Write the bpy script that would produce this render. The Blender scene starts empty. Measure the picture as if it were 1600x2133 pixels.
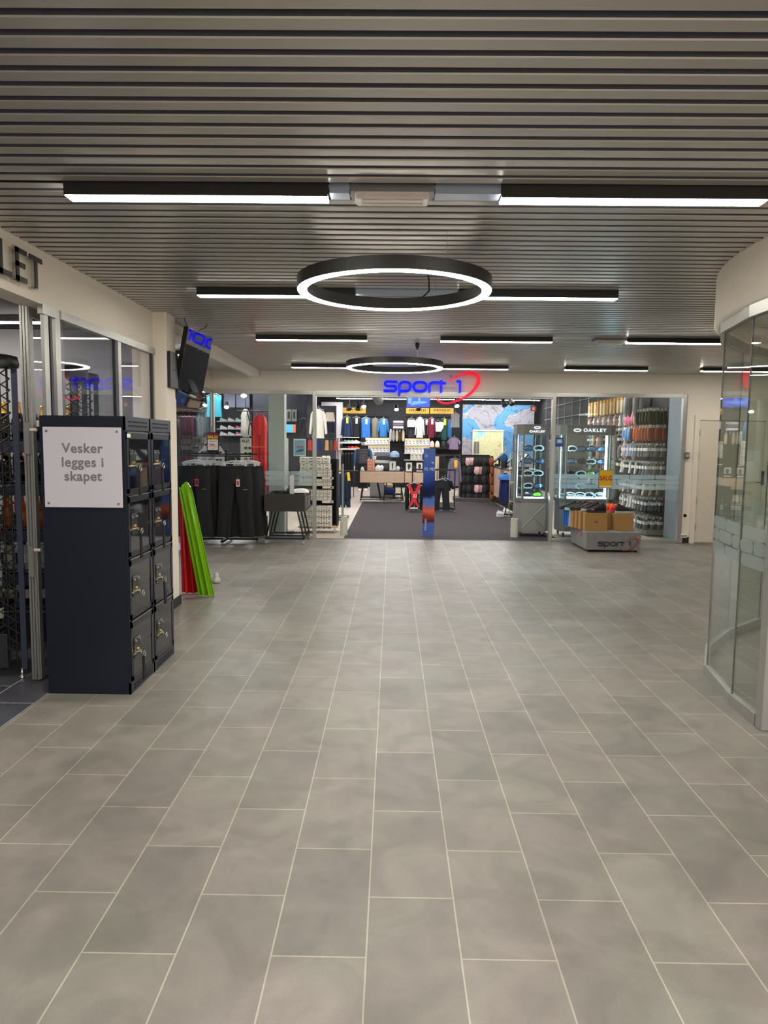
import bpy, math, random
from mathutils import Vector, Matrix
random.seed(7)
C = bpy.context.scene.collection
SC = bpy.context.scene

# ---------------------------------------------------------------- camera, world, exposure
F, H = 1490.0, 1.59
pitch, yaw, roll = math.radians(5.4), math.radians(0.59), math.radians(0.6)
FW = Vector((-math.sin(yaw)*math.cos(pitch), math.cos(yaw)*math.cos(pitch), -math.sin(pitch)))
R0 = Vector((math.cos(yaw), math.sin(yaw), 0)); U0 = R0.cross(FW)
RT = math.cos(roll)*R0 + math.sin(roll)*U0
UP = -math.sin(roll)*R0 + math.cos(roll)*U0
cam_data = bpy.data.cameras.new('camera'); cam = bpy.data.objects.new('camera', cam_data); C.objects.link(cam)
cam_data.sensor_fit = 'VERTICAL'; cam_data.sensor_height = 24.0; cam_data.lens = 24.0*F/2133.0
cam_data.clip_end = 100
m4 = Matrix.Identity(4)
for i in range(3):
    m4[i][0] = RT[i]; m4[i][1] = UP[i]; m4[i][2] = -FW[i]
m4[2][3] = H
cam.matrix_world = m4
SC.camera = cam
world = bpy.data.worlds.new('world'); SC.world = world; world.use_nodes = True
world.node_tree.nodes['Background'].inputs[0].default_value = (0.75, 0.8, 0.9, 1)
world.node_tree.nodes['Background'].inputs[1].default_value = 0.12
SC.view_settings.view_transform = 'Standard'; SC.view_settings.look = 'None'
SC.view_settings.exposure = 2.22; SC.view_settings.gamma = 1.0
SC.view_settings.use_curve_mapping = False
SC.cycles.transparent_max_bounces = 32
LAMP = 9.0        # hall lamps
SHOP = 23.0       # lamps inside the sports shop
STORE = 17.0       # lamps inside the bottle shop

def area(name, loc, sx, sy, power, col=(1, 1, 1), rot=(0, 0, 0)):
    l = bpy.data.lights.new(name, 'AREA'); l.shape = 'RECTANGLE'; l.size = sx; l.size_y = sy
    l.energy = power; l.color = col
    o = bpy.data.objects.new(name, l); C.objects.link(o); o.location = loc; o.rotation_euler = rot
    return o
# unseen fill panel added behind the photographer to brighten the hall sides
area('added_fill_behind', (2.0, -1.4, 2.7), 10.0, 1.5, 130, (1, .97, .93))

def ray(x, y): return FW*F + RT*(x-800) - UP*(y-1066.5)
def W(x, y, Y):
    d = ray(x, y); t = Y/d.y; return Vector((d.x*t, Y, H+d.z*t))
def G(x, y, z=0.0):
    d = ray(x, y); t = (z-H)/d.z; return Vector((d.x*t, d.y*t, z))
def RC(x0, y0, x1, y1, Y):
    a = W(x0, (y0+y1)/2, Y); b = W(x1, (y0+y1)/2, Y); c = W((x0+x1)/2, y0, Y); d = W((x0+x1)/2, y1, Y)
    return a.x, b.x, d.z, c.z      # x0, x1, zlow, zhigh

# ---------------------------------------------------------------- materials
def lin(c):
    o = []
    for v in c[:3]:
        v = v/255.0; o.append(v/12.92 if v <= 0.04045 else ((v+0.055)/1.055)**2.4)
    return (o[0], o[1], o[2], 1)
MATS = {}
def mat(name, c, rough=.6, metal=0.0, noise=0.0, nscale=8.0, bump=0.0, bscale=60.0, emit=None, es=0.0, spec=.5, alpha=None, coat=0.0):
    if name in MATS: return MATS[name]
    m = bpy.data.materials.new(name); m.use_nodes = True; nt = m.node_tree; b = nt.nodes['Principled BSDF']
    b.inputs['Base Color'].default_value = lin(c); b.inputs['Roughness'].default_value = rough
    b.inputs['Metallic'].default_value = metal; b.inputs['Specular IOR Level'].default_value = spec
    if coat: b.inputs['Coat Weight'].default_value = coat
    if emit: b.inputs['Emission Color'].default_value = lin(emit); b.inputs['Emission Strength'].default_value = es
    if noise or bump:
        tc = nt.nodes.new('ShaderNodeTexCoord')
    if noise:
        n = nt.nodes.new('ShaderNodeTexNoise'); n.inputs['Scale'].default_value = nscale; n.inputs['Detail'].default_value = 4
        nt.links.new(tc.outputs['Object'], n.inputs['Vector'])
        r = nt.nodes.new('ShaderNodeMixRGB'); r.blend_type = 'MIX'
        k = lin(c); lo = tuple(v*(1-noise) for v in k[:3])+(1,); hi = tuple(min(1, v*(1+noise)) for v in k[:3])+(1,)
        r.inputs[1].default_value = lo; r.inputs[2].default_value = hi
        nt.links.new(n.outputs[0], r.inputs[0]); nt.links.new(r.outputs[0], b.inputs['Base Color'])
    if bump:
        n2 = nt.nodes.new('ShaderNodeTexNoise'); n2.inputs['Scale'].default_value = bscale
        nt.links.new(tc.outputs['Object'], n2.inputs['Vector'])
        bp = nt.nodes.new('ShaderNodeBump'); bp.inputs['Strength'].default_value = bump; bp.inputs['Distance'].default_value = .01
        nt.links.new(n2.outputs[0], bp.inputs['Height']); nt.links.new(bp.outputs[0], b.inputs['Normal'])
    MATS[name] = m; return m
def glow(name, c, s): return mat(name, c, .5, emit=c, es=s)
def glass_mat(name, tint=(215, 228, 222), refl=1.0, rough=0.0):
    if name in MATS: return MATS[name]
    m = bpy.data.materials.new(name); m.use_nodes = True; nt = m.node_tree; nt.nodes.clear()
    out = nt.nodes.new('ShaderNodeOutputMaterial'); mx = nt.nodes.new('ShaderNodeMixShader')
    tr = nt.nodes.new('ShaderNodeBsdfTransparent'); gl = nt.nodes.new('ShaderNodeBsdfGlossy'); fr = nt.nodes.new('ShaderNodeLayerWeight')
    gl.inputs['Roughness'].default_value = rough; tr.inputs[0].default_value = lin(tint)
    pw = nt.nodes.new('ShaderNodeMath'); pw.operation = 'POWER'; pw.inputs[1].default_value = 5.0; fr.inputs[0].default_value = .5
    nt.links.new(fr.outputs[1], pw.inputs[0])
    mul = nt.nodes.new('ShaderNodeMath'); mul.operation = 'MULTIPLY_ADD'; mul.inputs[1].default_value = .95*min(1, refl); mul.inputs[2].default_value = .035*refl; mul.use_clamp = True
    nt.links.new(pw.outputs[0], mul.inputs[0]); nt.links.new(mul.outputs[0], mx.inputs[0])
    nt.links.new(tr.outputs[0], mx.inputs[1]); nt.links.new(gl.outputs[0], mx.inputs[2]); nt.links.new(mx.outputs[0], out.inputs[0])
    MATS[name] = m; return m
def film_mat(name, c, k=.6):
    m = bpy.data.materials.new(name); m.use_nodes = True; nt = m.node_tree; nt.nodes.clear()
    out = nt.nodes.new('ShaderNodeOutputMaterial'); mx = nt.nodes.new('ShaderNodeMixShader')
    tr = nt.nodes.new('ShaderNodeBsdfTransparent'); df = nt.nodes.new('ShaderNodeBsdfDiffuse'); df.inputs[0].default_value = lin(c)
    tl = nt.nodes.new('ShaderNodeBsdfTranslucent'); tl.inputs[0].default_value = lin(c); m2 = nt.nodes.new('ShaderNodeMixShader')
    m2.inputs[0].default_value = .5; mx.inputs[0].default_value = k
    nt.links.new(df.outputs[0], m2.inputs[1]); nt.links.new(tl.outputs[0], m2.inputs[2])
    nt.links.new(tr.outputs[0], mx.inputs[1]); nt.links.new(m2.outputs[0], mx.inputs[2]); nt.links.new(mx.outputs[0], out.inputs[0])
    MATS[name] = m; return m

def tile_mat(name, c1, c2, grout, bw, rh, ox, oy, rough, mort=.0028, slate=True):
    m = bpy.data.materials.new(name); m.use_nodes = True; nt = m.node_tree; b = nt.nodes['Principled BSDF']; L = nt.links
    tc = nt.nodes.new('ShaderNodeTexCoord'); sp = nt.nodes.new('ShaderNodeSeparateXYZ'); L.new(tc.outputs['Object'], sp.inputs[0])
    cb = nt.nodes.new('ShaderNodeCombineXYZ')
    ax = nt.nodes.new('ShaderNodeMath'); ax.operation = 'ADD'; ax.inputs[1].default_value = ox
    ay = nt.nodes.new('ShaderNodeMath'); ay.operation = 'ADD'; ay.inputs[1].default_value = oy
    L.new(sp.outputs[0], ax.inputs[0]); L.new(sp.outputs[1], ay.inputs[0]); L.new(ay.outputs[0], cb.inputs[0]); L.new(ax.outputs[0], cb.inputs[1])
    br = nt.nodes.new('ShaderNodeTexBrick'); br.offset = .5; br.offset_frequency = 2; br.squash = 1.0
    L.new(cb.outputs[0], br.inputs['Vector'])
    br.inputs['Color1'].default_value = lin(c1); br.inputs['Color2'].default_value = lin(c2); br.inputs['Mortar'].default_value = lin(grout)
    br.inputs['Scale'].default_value = 1.0; br.inputs['Mortar Size'].default_value = mort; br.inputs['Mortar Smooth'].default_value = .1
    br.inputs['Brick Width'].default_value = bw; br.inputs['Row Height'].default_value = rh; br.inputs['Bias'].default_value = 0.0
    col = br.outputs['Color']
    if slate:
        def noise(sc, det, dist=0.0):
            n = nt.nodes.new('ShaderNodeTexNoise'); n.inputs['Scale'].default_value = sc; n.inputs['Detail'].default_value = det
            n.inputs['Distortion'].default_value = dist; L.new(tc.outputs['Object'], n.inputs['Vector']); return n
        n1 = noise(3.2, 6, 1.2); n2 = noise(9, 5, .8); n3 = noise(150, 3)
        def ramp(a, lo, hi, vlo, vhi):
            r = nt.nodes.new('ShaderNodeMapRange'); r.inputs[1].default_value = lo; r.inputs[2].default_value = hi
            r.inputs[3].default_value = vlo; r.inputs[4].default_value = vhi; L.new(a, r.inputs[0]); return r.outputs[0]
        def mul(a, bb):
            k = nt.nodes.new('ShaderNodeMath'); k.operation = 'MULTIPLY'; L.new(a, k.inputs[0]); L.new(bb, k.inputs[1]); return k.outputs[0]
        v = mul(mul(ramp(n1.outputs[0], .3, .7, .80, 1.15), ramp(n2.outputs[0], .3, .7, .94, 1.05)), ramp(n3.outputs[0], .2, .8, .93, 1.06))
        mxx = nt.nodes.new('ShaderNodeMixRGB'); mxx.blend_type = 'MULTIPLY'; mxx.inputs[0].default_value = 1.0
        L.new(col, mxx.inputs[1]); L.new(v, mxx.inputs[2]); col = mxx.outputs[0]
        # greenish drifts in the slate
        n4 = noise(1.7, 3); g = nt.nodes.new('ShaderNodeMixRGB'); g.blend_type = 'MULTIPLY'; g.inputs[2].default_value = (.90, 1.0, .93, 1)
        L.new(ramp(n4.outputs[0], .45, .65, 0, .7), g.inputs[0]); L.new(col, g.inputs[1]); col = g.outputs[0]
        # scuffs
        vo = nt.nodes.new('ShaderNodeTexVoronoi'); vo.inputs['Scale'].default_value = 1.3; L.new(tc.outputs['Object'], vo.inputs['Vector'])
        n5 = noise(45, 3); dk = mul(ramp(vo.outputs['Distance'], .03, .06, 1, 0), ramp(n5.outputs[0], .5, .6, 0, 1))
        g2 = nt.nodes.new('ShaderNodeMixRGB'); g2.blend_type = 'MIX'; g2.inputs[2].default_value = lin((70, 62, 52))
        k2 = nt.nodes.new('ShaderNodeMath'); k2.operation = 'MULTIPLY'; k2.inputs[1].default_value = .8; L.new(dk, k2.inputs[0])
        L.new(k2.outputs[0], g2.inputs[0]); L.new(col, g2.inputs[1]); col = g2.outputs[0]
        rr = ramp(n2.outputs[0], .3, .7, rough-.03, rough+.05); L.new(rr, b.inputs['Roughness'])
        bp = nt.nodes.new('ShaderNodeBump'); bp.inputs['Strength'].default_value = .12; bp.inputs['Distance'].default_value = .004
        ad = nt.nodes.new('ShaderNodeMath'); ad.operation = 'ADD'; L.new(n2.outputs[0], ad.inputs[0]); L.new(n3.outputs[0], ad.inputs[1])
        L.new(ad.outputs[0], bp.inputs['Height']); L.new(bp.outputs[0], b.inputs['Normal'])
    else: b.inputs['Roughness'].default_value = rough
    b.inputs['Specular IOR Level'].default_value = .3
    L.new(col, b.inputs['Base Color'])
    MATS[name] = m; return m

WHITE = mat('white_paint', (236, 227, 213), .75, noise=.03, nscale=3)
WHITE2 = mat('door_paint', (226, 216, 200), .5)
GREYW = mat('grey_wall', (150, 150, 152), .8)
ALU = mat('aluminium', (176, 176, 172), .35, .75, noise=.04)
ALUD = mat('aluminium_dark', (120, 122, 122), .4, .6)  # darker aluminium for threshold and emergency light bases
STEEL = mat('steel', (205, 200, 185), .22, .95)
BRASS = mat('brass', (225, 190, 90), .3, .9)
BLACK = mat('black_metal', (18, 18, 20), .45)
BLACKM = mat('black_matte', (9, 9, 10), .9)
DARK = mat('dark_grey', (42, 44, 48), .6)
LAMPB = mat('lamp_housing', (28, 27, 26), .55)
DIFF = glow('lamp_diffuser', (255, 250, 238), LAMP)
SHOPD = glow('shop_diffuser', (255, 252, 250), SHOP)
STORED = glow('store_diffuser', (255, 246, 235), STORE)
GLASS = glass_mat('clear_glass', (248, 251, 249), .9)
GLASSG = glass_mat('green_glass', (248, 252, 249), 1.1)
GLASSD = glass_mat('store_glass', (240, 242, 244), 1.5)
GLASSS = glass_mat('side_glass', (246, 248, 250), .35)
FILM = film_mat('frosted_film', (178, 190, 192), .6)
TILE = tile_mat('slate_tiles', (135, 128, 121), (122, 116, 110), (174, 166, 150), .597, .2967, .063+.2967*20, .303, .40)
TILE2 = tile_mat('dark_store_tiles', (84, 84, 92), (70, 70, 78), (190, 190, 196), .6, .3, 2.16+6, .0, .3, .004)
WOODF = tile_mat('vinyl_planks', (196, 184, 170), (168, 156, 142), (140, 130, 120), 1.2, .15, 9, 0, .35, .002, False)
CARPET = mat('carpet_pile', (58, 51, 54), .95, noise=.14, nscale=35, bump=.5, bscale=350)
BLACKC = mat('shop_ceiling_black', (12, 12, 14), .9)
CEIL = mat('ceiling_metal', (190, 186, 180), .30, .5, noise=.05, nscale=1.5)
CEILSHADE = mat('ceiling_recess_shade', (104, 105, 114), .4, .4)  # shade between the slats put into a darker colour
CEILB = mat('ceiling_gap', (8, 8, 9), .9)
WOOD = mat('light_oak', (205, 178, 150), .55, noise=.12, nscale=5)
CARD = mat('cardboard', (166, 126, 74), .8, noise=.06)
BOXW = mat('white_box', (226, 222, 212), .6)

# ---------------------------------------------------------------- mesh builder
class MB:
    def __init__(s): s.v = []; s.f = []; s.m = []; s.s = []
    def add(s, vs, fs, m=0, sm=False):
        b = len(s.v); s.v += [tuple(v) for v in vs]
        for f in fs: s.f.append([b+i for i in f]); s.m.append(m); s.s.append(sm)
        return s
    def box(s, x0, x1, y0, y1, z0, z1, m=0):
        return s.add([(x0, y0, z0), (x1, y0, z0), (x1, y1, z0), (x0, y1, z0), (x0, y0, z1), (x1, y0, z1), (x1, y1, z1), (x0, y1, z1)],
            [(0, 3, 2, 1), (4, 5, 6, 7), (0, 1, 5, 4), (1, 2, 6, 5), (2, 3, 7, 6), (3, 0, 4, 7)], m)
    def bbox(s, x0, x1, y0, y1, z0, z1, r=.006, m=0):      # box with bevelled edges (chamfer)
        vs = []; 
        for z, k in ((z0, r), (z0+r, 0), (z1-r, 0), (z1, r)):
            for (x, y) in ((x0+k+r, y0+k), (x1-k-r, y0+k), (x1-k, y0+k+r), (x1-k, y1-k-r), (x1-k-r, y1-k), (x0+k+r, y1-k), (x0+k, y1-k-r), (x0+k, y0+k+r)):
                vs.append((x, y, z))
        fs = [tuple(range(7, -1, -1)), tuple(range(24, 32))]
        for a in range(3):
            for i in range(8): fs.append((a*8+i, a*8+(i+1) % 8, a*8+8+(i+1) % 8, a*8+8+i))
        return s.add(vs, fs, m)
    def prism(s, poly, a0, a1, ax='y', m=0, sm=False):
        def P(u, v, w):
            return {'y': (u, w, v), 'z': (u, v, w), 'x': (w, u, v)}[ax]
        n = len(poly); vs = [P(u, v, a0) for u, v in poly]+[P(u, v, a1) for u, v in poly]
        s.add(vs, [tuple(range(n)), tuple(range(2*n-1, n-1, -1))], m)
        return s.add(vs, [(i, (i+1) % n, n+(i+1) % n, n+i) for i in range(n)], m, sm)
    def tube(s, pts, r, n=8, m=0, closed=False, cap=True, flat=None):
        pts = [Vector(p) for p in pts]; N = len(pts); rs = r if isinstance(r, (list, tuple)) else [r]*N
        vs = []; prev = None
        for i, p in enumerate(pts):
            if closed: d = pts[(i+1) % N]-pts[i-1]
            else: d = pts[min(i+1, N-1)]-pts[max(i-1, 0)]
            if d.length < 1e-9: d = Vector((0, 0, 1))
            d.normalize()
            if prev is None:
                a = Vector((0, 0, 1)) if abs(d.z) < .9 else Vector((0, 1, 0)); u = d.cross(a).normalized()
            else:
                u = prev-d*prev.dot(d); u = u.normalized() if u.length > 1e-6 else prev
            prev = u; w = d.cross(u)
            for k in range(n):
                t = 2*math.pi*k/n; o = (u*math.cos(t)+w*math.sin(t))*rs[i]
                if flat: o.y *= flat
                vs.append(p+o)
        fs = []
        for i in range(N if closed else N-1):
            j = (i+1) % N
            for k in range(n): fs.append((i*n+k, i*n+(k+1) % n, j*n+(k+1) % n, j*n+k))
        s.add(vs, fs, m, True)
        if cap and not closed: s.add(vs[:n], [tuple(range(n-1, -1, -1))], m); s.add(vs[-n:], [tuple(range(n))], m)
        return s
    def cyl(s, x, y, z0, z1, r, n=16, m=0): return s.tube([(x, y, z0), (x, y, z1)], r, n, m)
    def lathe(s, prof, n=16, m=0, cx=0, cy=0):
        vs = []
        for r, z in prof:
            for k in range(n): t = 2*math.pi*k/n; vs.append((cx+r*math.cos(t), cy+r*math.sin(t), z))
        fs = []
        for i in range(len(prof)-1):
            for k in range(n): fs.append((i*n+k, i*n+(k+1) % n, (i+1)*n+(k+1) % n, (i+1)*n+k))
        s.add(vs, fs, m, True)
        s.add(vs[:n], [tuple(range(n-1, -1, -1))], m); s.add(vs[-n:], [tuple(range(n))], m); return s
    def loft(s, secs, n=24, amp=0.0, k=7, m=0, ph=0.0):    # secs: (cx,cy,cz,rx,ry) horizontal folded ellipses
        vs = []; N = len(secs)
        for i, (cx, cy, cz, rx, ry) in enumerate(secs):
            a = amp*(i/max(1, N-1))**.7
            for j in range(n):
                t = 2*math.pi*j/n; q = 1+a*math.sin(k*t+ph+i*.35)
                sx = math.copysign(abs(math.cos(t))**.8, math.cos(t)); sy = math.copysign(abs(math.sin(t))**.8, math.sin(t))
                vs.append((cx+rx*sx*(1+.25*(q-1)), cy+ry*sy*q, cz))
        fs = []
        for i in range(N-1):
            for j in range(n): fs.append((i*n+j, i*n+(j+1) % n, (i+1)*n+(j+1) % n, (i+1)*n+j))
        s.add(vs, fs, m, True); s.add(vs[:n], [tuple(range(n-1, -1, -1))], m); s.add(vs[-n:], [tuple(range(n))], m); return s
    def mesh(s, name, mats):
        me = bpy.data.meshes.new(name); me.from_pydata(s.v, [], s.f)
        if not isinstance(mats, (list, tuple)): mats = [mats]
        for x in mats: me.materials.append(x)
        me.polygons.foreach_set('material_index', s.m); me.polygons.foreach_set('use_smooth', s.s); me.update()
        import bmesh
        bm = bmesh.new(); bm.from_mesh(me); bmesh.ops.recalc_face_normals(bm, faces=bm.faces); bm.to_mesh(me); bm.free()
        return me

USED = {}
def tag(o, label=None, cat=None, group=None, kind=None):
    if label:
        o['label'] = label
        USED[label] = USED.get(label, 0)+1
    if cat: o['category'] = cat
    if group: o['group'] = group
    if kind: o['kind'] = kind
    return o
def obj(name, mb, mats, parent=None, loc=None, rz=0, me=None):
    me = me or mb.mesh(name, mats); o = bpy.data.objects.new(name, me); C.objects.link(o)
    if parent: o.parent = parent
    if loc: o.location = loc
    if rz: o.rotation_euler = (0, 0, rz)
    return o
def struct(name, mb, mats, loc=None): return tag(obj(name, mb, mats, None, loc), kind='structure')
def thing(name, label, cat, loc=(0, 0, 0), rz=0, group=None):
    o = bpy.data.objects.new(name, None); o.empty_display_size = .1; C.objects.link(o); o.location = loc; o.rotation_euler = (0, 0, rz)
    return tag(o, label, cat, group)
def paint(o, m, slot=0):
    o.material_slots[slot].link = 'OBJECT'; o.material_slots[slot].material = m; return o
def inst(name, me, label, cat, loc, rz=0, group=None, sc=None, m=None, parent=None, slot=0):
    o = bpy.data.objects.new(name, me); C.objects.link(o); o.location = loc; o.rotation_euler = (0, 0, rz)
    if sc: o.scale = sc if isinstance(sc, (list, tuple)) else (sc, sc, sc)
    if parent: o.parent = parent
    else: tag(o, label, cat, group)
    if m: paint(o, m, slot)
    return o
ORD = ['first', 'second', 'third', 'fourth', 'fifth', 'sixth', 'seventh', 'eighth', 'ninth', 'tenth', 'eleventh', 'twelfth', 'thirteenth', 'fourteenth', 'fifteenth', 'sixteenth', 'seventeenth', 'eighteenth']
def text_mb(txt, size, depth=.004, font_x=1.0, align='CENTER', spacing=1.0, bold=0.0):
    cu = bpy.data.curves.new('lettering', 'FONT'); cu.body = txt; cu.size = size; cu.extrude = depth/2; cu.offset = bold
    cu.align_x = align; cu.align_y = 'CENTER'; cu.space_character = spacing; cu.space_line = .95
    o = bpy.data.objects.new('lettering', cu); C.objects.link(o)
    dg = bpy.context.evaluated_depsgraph_get(); me = bpy.data.meshes.new_from_object(o.evaluated_get(dg))
    mb = MB(); mb.add([(v.co.x*font_x, -v.co.z, v.co.y) for v in me.vertices], [tuple(p.vertices) for p in me.polygons])
    bpy.data.objects.remove(o); bpy.data.curves.remove(cu); bpy.data.meshes.remove(me)
    return mb            # stands in the XZ plane, reads from -Y
def text(name, txt, size, m, loc, parent=None, rz=0, **k):
    return obj(name, text_mb(txt, size, **k), m, parent, loc, rz)
def rounded(pts, rad, closed=False, n=5):
    out = []; N = len(pts)
    for i, p in enumerate(pts):
        if not closed and i in (0, N-1): out.append(p); continue
        a = pts[i-1]; b = pts[(i+1) % N]; p = Vector((p[0], p[1])); a = Vector((a[0], a[1])); b = Vector((b[0], b[1]))
        ra = min(rad, (a-p).length*.5); rb = min(rad, (b-p).length*.5)
        s = p+(a-p).normalized()*ra; e = p+(b-p).normalized()*rb
        for k in range(n+1):
            t = k/n; q = s*(1-t)**2+p*2*t*(1-t)+e*t*t; out.append((q.x, q.y))
    return out

def logo_parts(parent, loc, sc, mb_, mr_, r=.021, flat=1.0, thick_red=1.0):
    # 'sport 1' wordmark with its open ring; units: metres at scale 1, origin at lower left of the s
    L = []
    NM = {}
    L.append((rounded([(.24, .185), (.045, .185), (.02, .15), (.045, .105), (.215, .105), (.235, .065), (.215, .02), (.01, .02)], .03), 's', False))
    L.append((rounded([(.29, -.055), (.29, .13), (.33, .18), (.45, .18), (.495, .14), (.495, .06), (.45, .02), (.31, .02)], .05), 'p', False))
    L.append((rounded([(.60, .18), (.74, .18), (.785, .14), (.785, .06), (.74, .02), (.60, .02), (.555, .06), (.555, .14)], .05, True), 'o', True))
    L.append((rounded([(.845, .01), (.845, .14), (.885, .18), (.99, .18)], .05), 'r', False))
    L.append((rounded([(1.06, .01), (1.06, .215)], .02), 't', False))
    L.append(([(.99, .18), (1.135, .165)], 't', False))
    L.append((rounded([(1.35, .20), (1.405, .205), (1.405, .01)], .012), '1', False))
    for pts, c_, cl in L:
        mb = NM.setdefault(c_, MB())
        mb.tube([(x*sc, 0, z*sc) for x, z in pts], r*sc, 8, closed=cl, flat=flat)
        if not cl:
            for e in (pts[0], pts[-1]): mb.tube([(e[0]*sc+dx*sc, 0, e[1]*sc) for dx in (-.012, .012)], [r*.95*sc]*2, 8, flat=flat)
    for c_ in NM: obj('letter', NM[c_], mb_, parent, loc)
    ring = []; rr = []
    P = [(1.19, .19), (1.27, .255), (1.40, .315), (1.55, .345), (1.66, .335), (1.73, .29), (1.74, .21), (1.70, .11), (1.61, .0), (1.48, -.095), (1.32, -.165), (1.17, -.2), (1.06, -.185), (1.0, -.14), (.985, -.06)]
    Q = [.35, .5, .65, .85, 1.1, 1.35, 1.45, 1.3, 1.05, .9, .8, .75, .75, .7, .55]
    for i in range(len(P)-1):
        p0 = P[max(i-1, 0)]; p1 = P[i]; p2 = P[i+1]; p3 = P[min(i+2, len(P)-1)]
        for t in (0, .33, .66):
            f = lambda a, b, c, d: .5*((2*b)+(-a+c)*t+(2*a-5*b+4*c-d)*t*t+(-a+3*b-3*c+d)*t**3)
            ring.append((f(p0[0], p1[0], p2[0], p3[0])*sc, 0, f(p0[1], p1[1], p2[1], p3[1])*sc)); rr.append((Q[i]*(1-t)+Q[i+1]*t)*r*sc*thick_red)
    mb2 = MB().tube(ring, rr, 8, flat=flat)
    obj('red_ring', mb2, mr_, parent, loc)
# ================================================================ SETTING
YF = 11.93
struct('floor', MB().box(-2.16, 8.5, -3.5, YF, -.1, 0).box(-3.1, -2.16, 6.9, YF, -.1, 0), TILE)
struct('floor_store', MB().box(-8, -2.16, -3.5, 6.9, -.1, -.0005), TILE2)
struct('floor_shop', MB().box(-9, 8.5, YF, 27, -.1, -.0005), WOODF)
tag(obj('entrance_carpet', MB().box(-.8, 2.86, YF+.02, 19.8, 0, .008), CARPET), 'dark mauve grey carpet running into the sports shop', 'carpet')
struct('trim_1', MB().box(-3.0, 4.85, YF-.02, YF+.02, 0, .006), ALUD)

# slatted metal ceiling (slats run left to right, one every 10 cm)
mb = MB(); per = .0998; y0 = 2.069-per*42; zc = 2.77
k = 0
gaps = [3.355, 5.56, 7.9, 10.75, 1.13]
y = y0
while y < YF+.05:
    g = any(abs(y-q) < per*.5 for q in gaps)
    for (xa, xb) in (((-2.35, 8.4),) if y < 6.9 else ((-3.05, 8.4),)):
        a = y; e = y+per
        if e > YF: break
        P = [(a-.056, zc), (a, zc), (a+.004, zc+.004), (a+.006, zc+.045), (a+per-.062, zc+.045), (a+per-.060, zc+.004), (a+per-.056, zc)]
        for i in range(6):
            (u, w), (u2, w2) = P[i], P[i+1]
            mi = 2 if i in (2, 3, 4) else 0  # recess faces get the painted shade
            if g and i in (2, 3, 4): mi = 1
            mb.add([(xa, u, w), (xb, u, w), (xb, u2, w2), (xa, u2, w2)], [(0, 1, 2, 3)], mi)
    y += per
struct('ceiling', mb, [CEIL, CEILB, CEILSHADE])
struct('ceiling_backing', MB().box(-3.2, 8.5, -3.5, YF, 2.86, 2.9), CEILB)
mb = MB()      # seam strips in the slats and service covers
struct('wall_rear', MB().box(-8, 8.5, -3.6, -3.5, 0, 2.9), WHITE)
struct('wall_right', MB().box(8.4, 8.5, -3.5, YF, 0, 2.9), WHITE)

# far wall with shop front opening X -3 .. 4.8
wf = MB().box(-3.0, 4.85, YF, YF+.15, 2.46, 2.9).box(4.85, 8.5, YF, YF+.15, 0, 2.9)
struct('wall_front', wf, WHITE)
struct('baseboard_front', MB().box(4.87, 5.0, YF-.015, YF, 0, .1), DARK)
# side of the alcove
struct('wall_alcove', MB().box(-3.15, -3.0, 6.9, YF+.15, 2.46, 2.9).box(-3.15, -2.2, 6.82, 6.9, 0, 2.9), WHITE)
struct('trim_2', MB().box(-2.32, -2.18, 6.9, YF, 2.665, 2.9), WHITE)           # downstand beam
struct('wall_left', MB().box(-2.36, -2.2, -3.5, 6.66, 2.44, 2.9), WHITE)       # fascia over the bottle shop
struct('column_left', MB().bbox(-2.4, -2.08, 6.64, 6.93, 0, 2.86, .01), WHITE)
struct('baseboard_left', MB().box(-2.41, -2.065, 6.625, 6.945, 0, .09), DARK)
for o in bpy.data.objects:
    if o.name == 'column_left': o.name = 'trim_3'

def brickfilm(x0, x1, z0, z1, rows=3, bw=.42, rad=.012):
    mb = MB(); h = (z1-z0)/rows
    for r in range(rows):
        x = x0-(r % 2)*bw/2
        while x < x1:
            a = max(x+.004, x0); b = min(x+bw-.004, x1)
            if b-a > .03:
                za = z0+r*h+.004; zb = z0+(r+1)*h-.004; c = rad
                mb.add([(a+c, 0, za), (b-c, 0, za), (b, 0, za+c), (b, 0, zb-c), (b-c, 0, zb), (a+c, 0, zb), (a, 0, zb-c), (a, 0, za+c)], [tuple(range(8))])
            x += bw
    return mb
# shop front windows
def window(n, x0, x1, split=()):
    f = MB().bbox(x0-.03, x0+.03, YF-.04, YF+.05, 0, 2.46, .004).bbox(x1-.03, x1+.03, YF-.04, YF+.05, 0, 2.46, .004)
    f.box(x0+.03, x1-.03, YF-.04, YF+.05, 2.40, 2.46).box(x0+.03, x1-.03, YF-.03, YF+.04, 0, .045)
    for s in split: f.box(s-.006, s+.006, YF-.005, YF+.015, .045, 2.40)
    w = struct('window_%d' % n, f, ALU)
    obj('pane', MB().box(x0+.03, x1-.03, YF, YF+.01, .045, 2.40), GLASS, w)
    fl = brickfilm(0, x1-x0-.06, 0, .25); obj('frosted_band', fl, FILM, w, (x0+.03, YF-.003, .885))
window(1, -2.985, -1.29)
window(2, 2.66, 4.80)
# side glazing of the alcove
f = MB().box(-3.04, -2.97, 7.0, YF-.05, 2.40, 2.46).box(-3.04, -2.97, 7.0, YF-.05, 0, .045).box(-3.03, -2.98, 9.4, 9.45, .045, 2.4)
w = struct('window_3', f, ALU); obj('pane', MB().box(-3.01, -3.0, 7.0, YF-.05, .045, 2.40), GLASSS, w)
# door header with the sliding gear over the opening
hd = MB().box(-1.26, 2.63, YF-.05, YF+.06, 2.39, 2.46).box(-1.26, 2.63, YF-.02, YF+.08, 2.365, 2.39)
struct('trim_4', hd, ALU)

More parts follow.
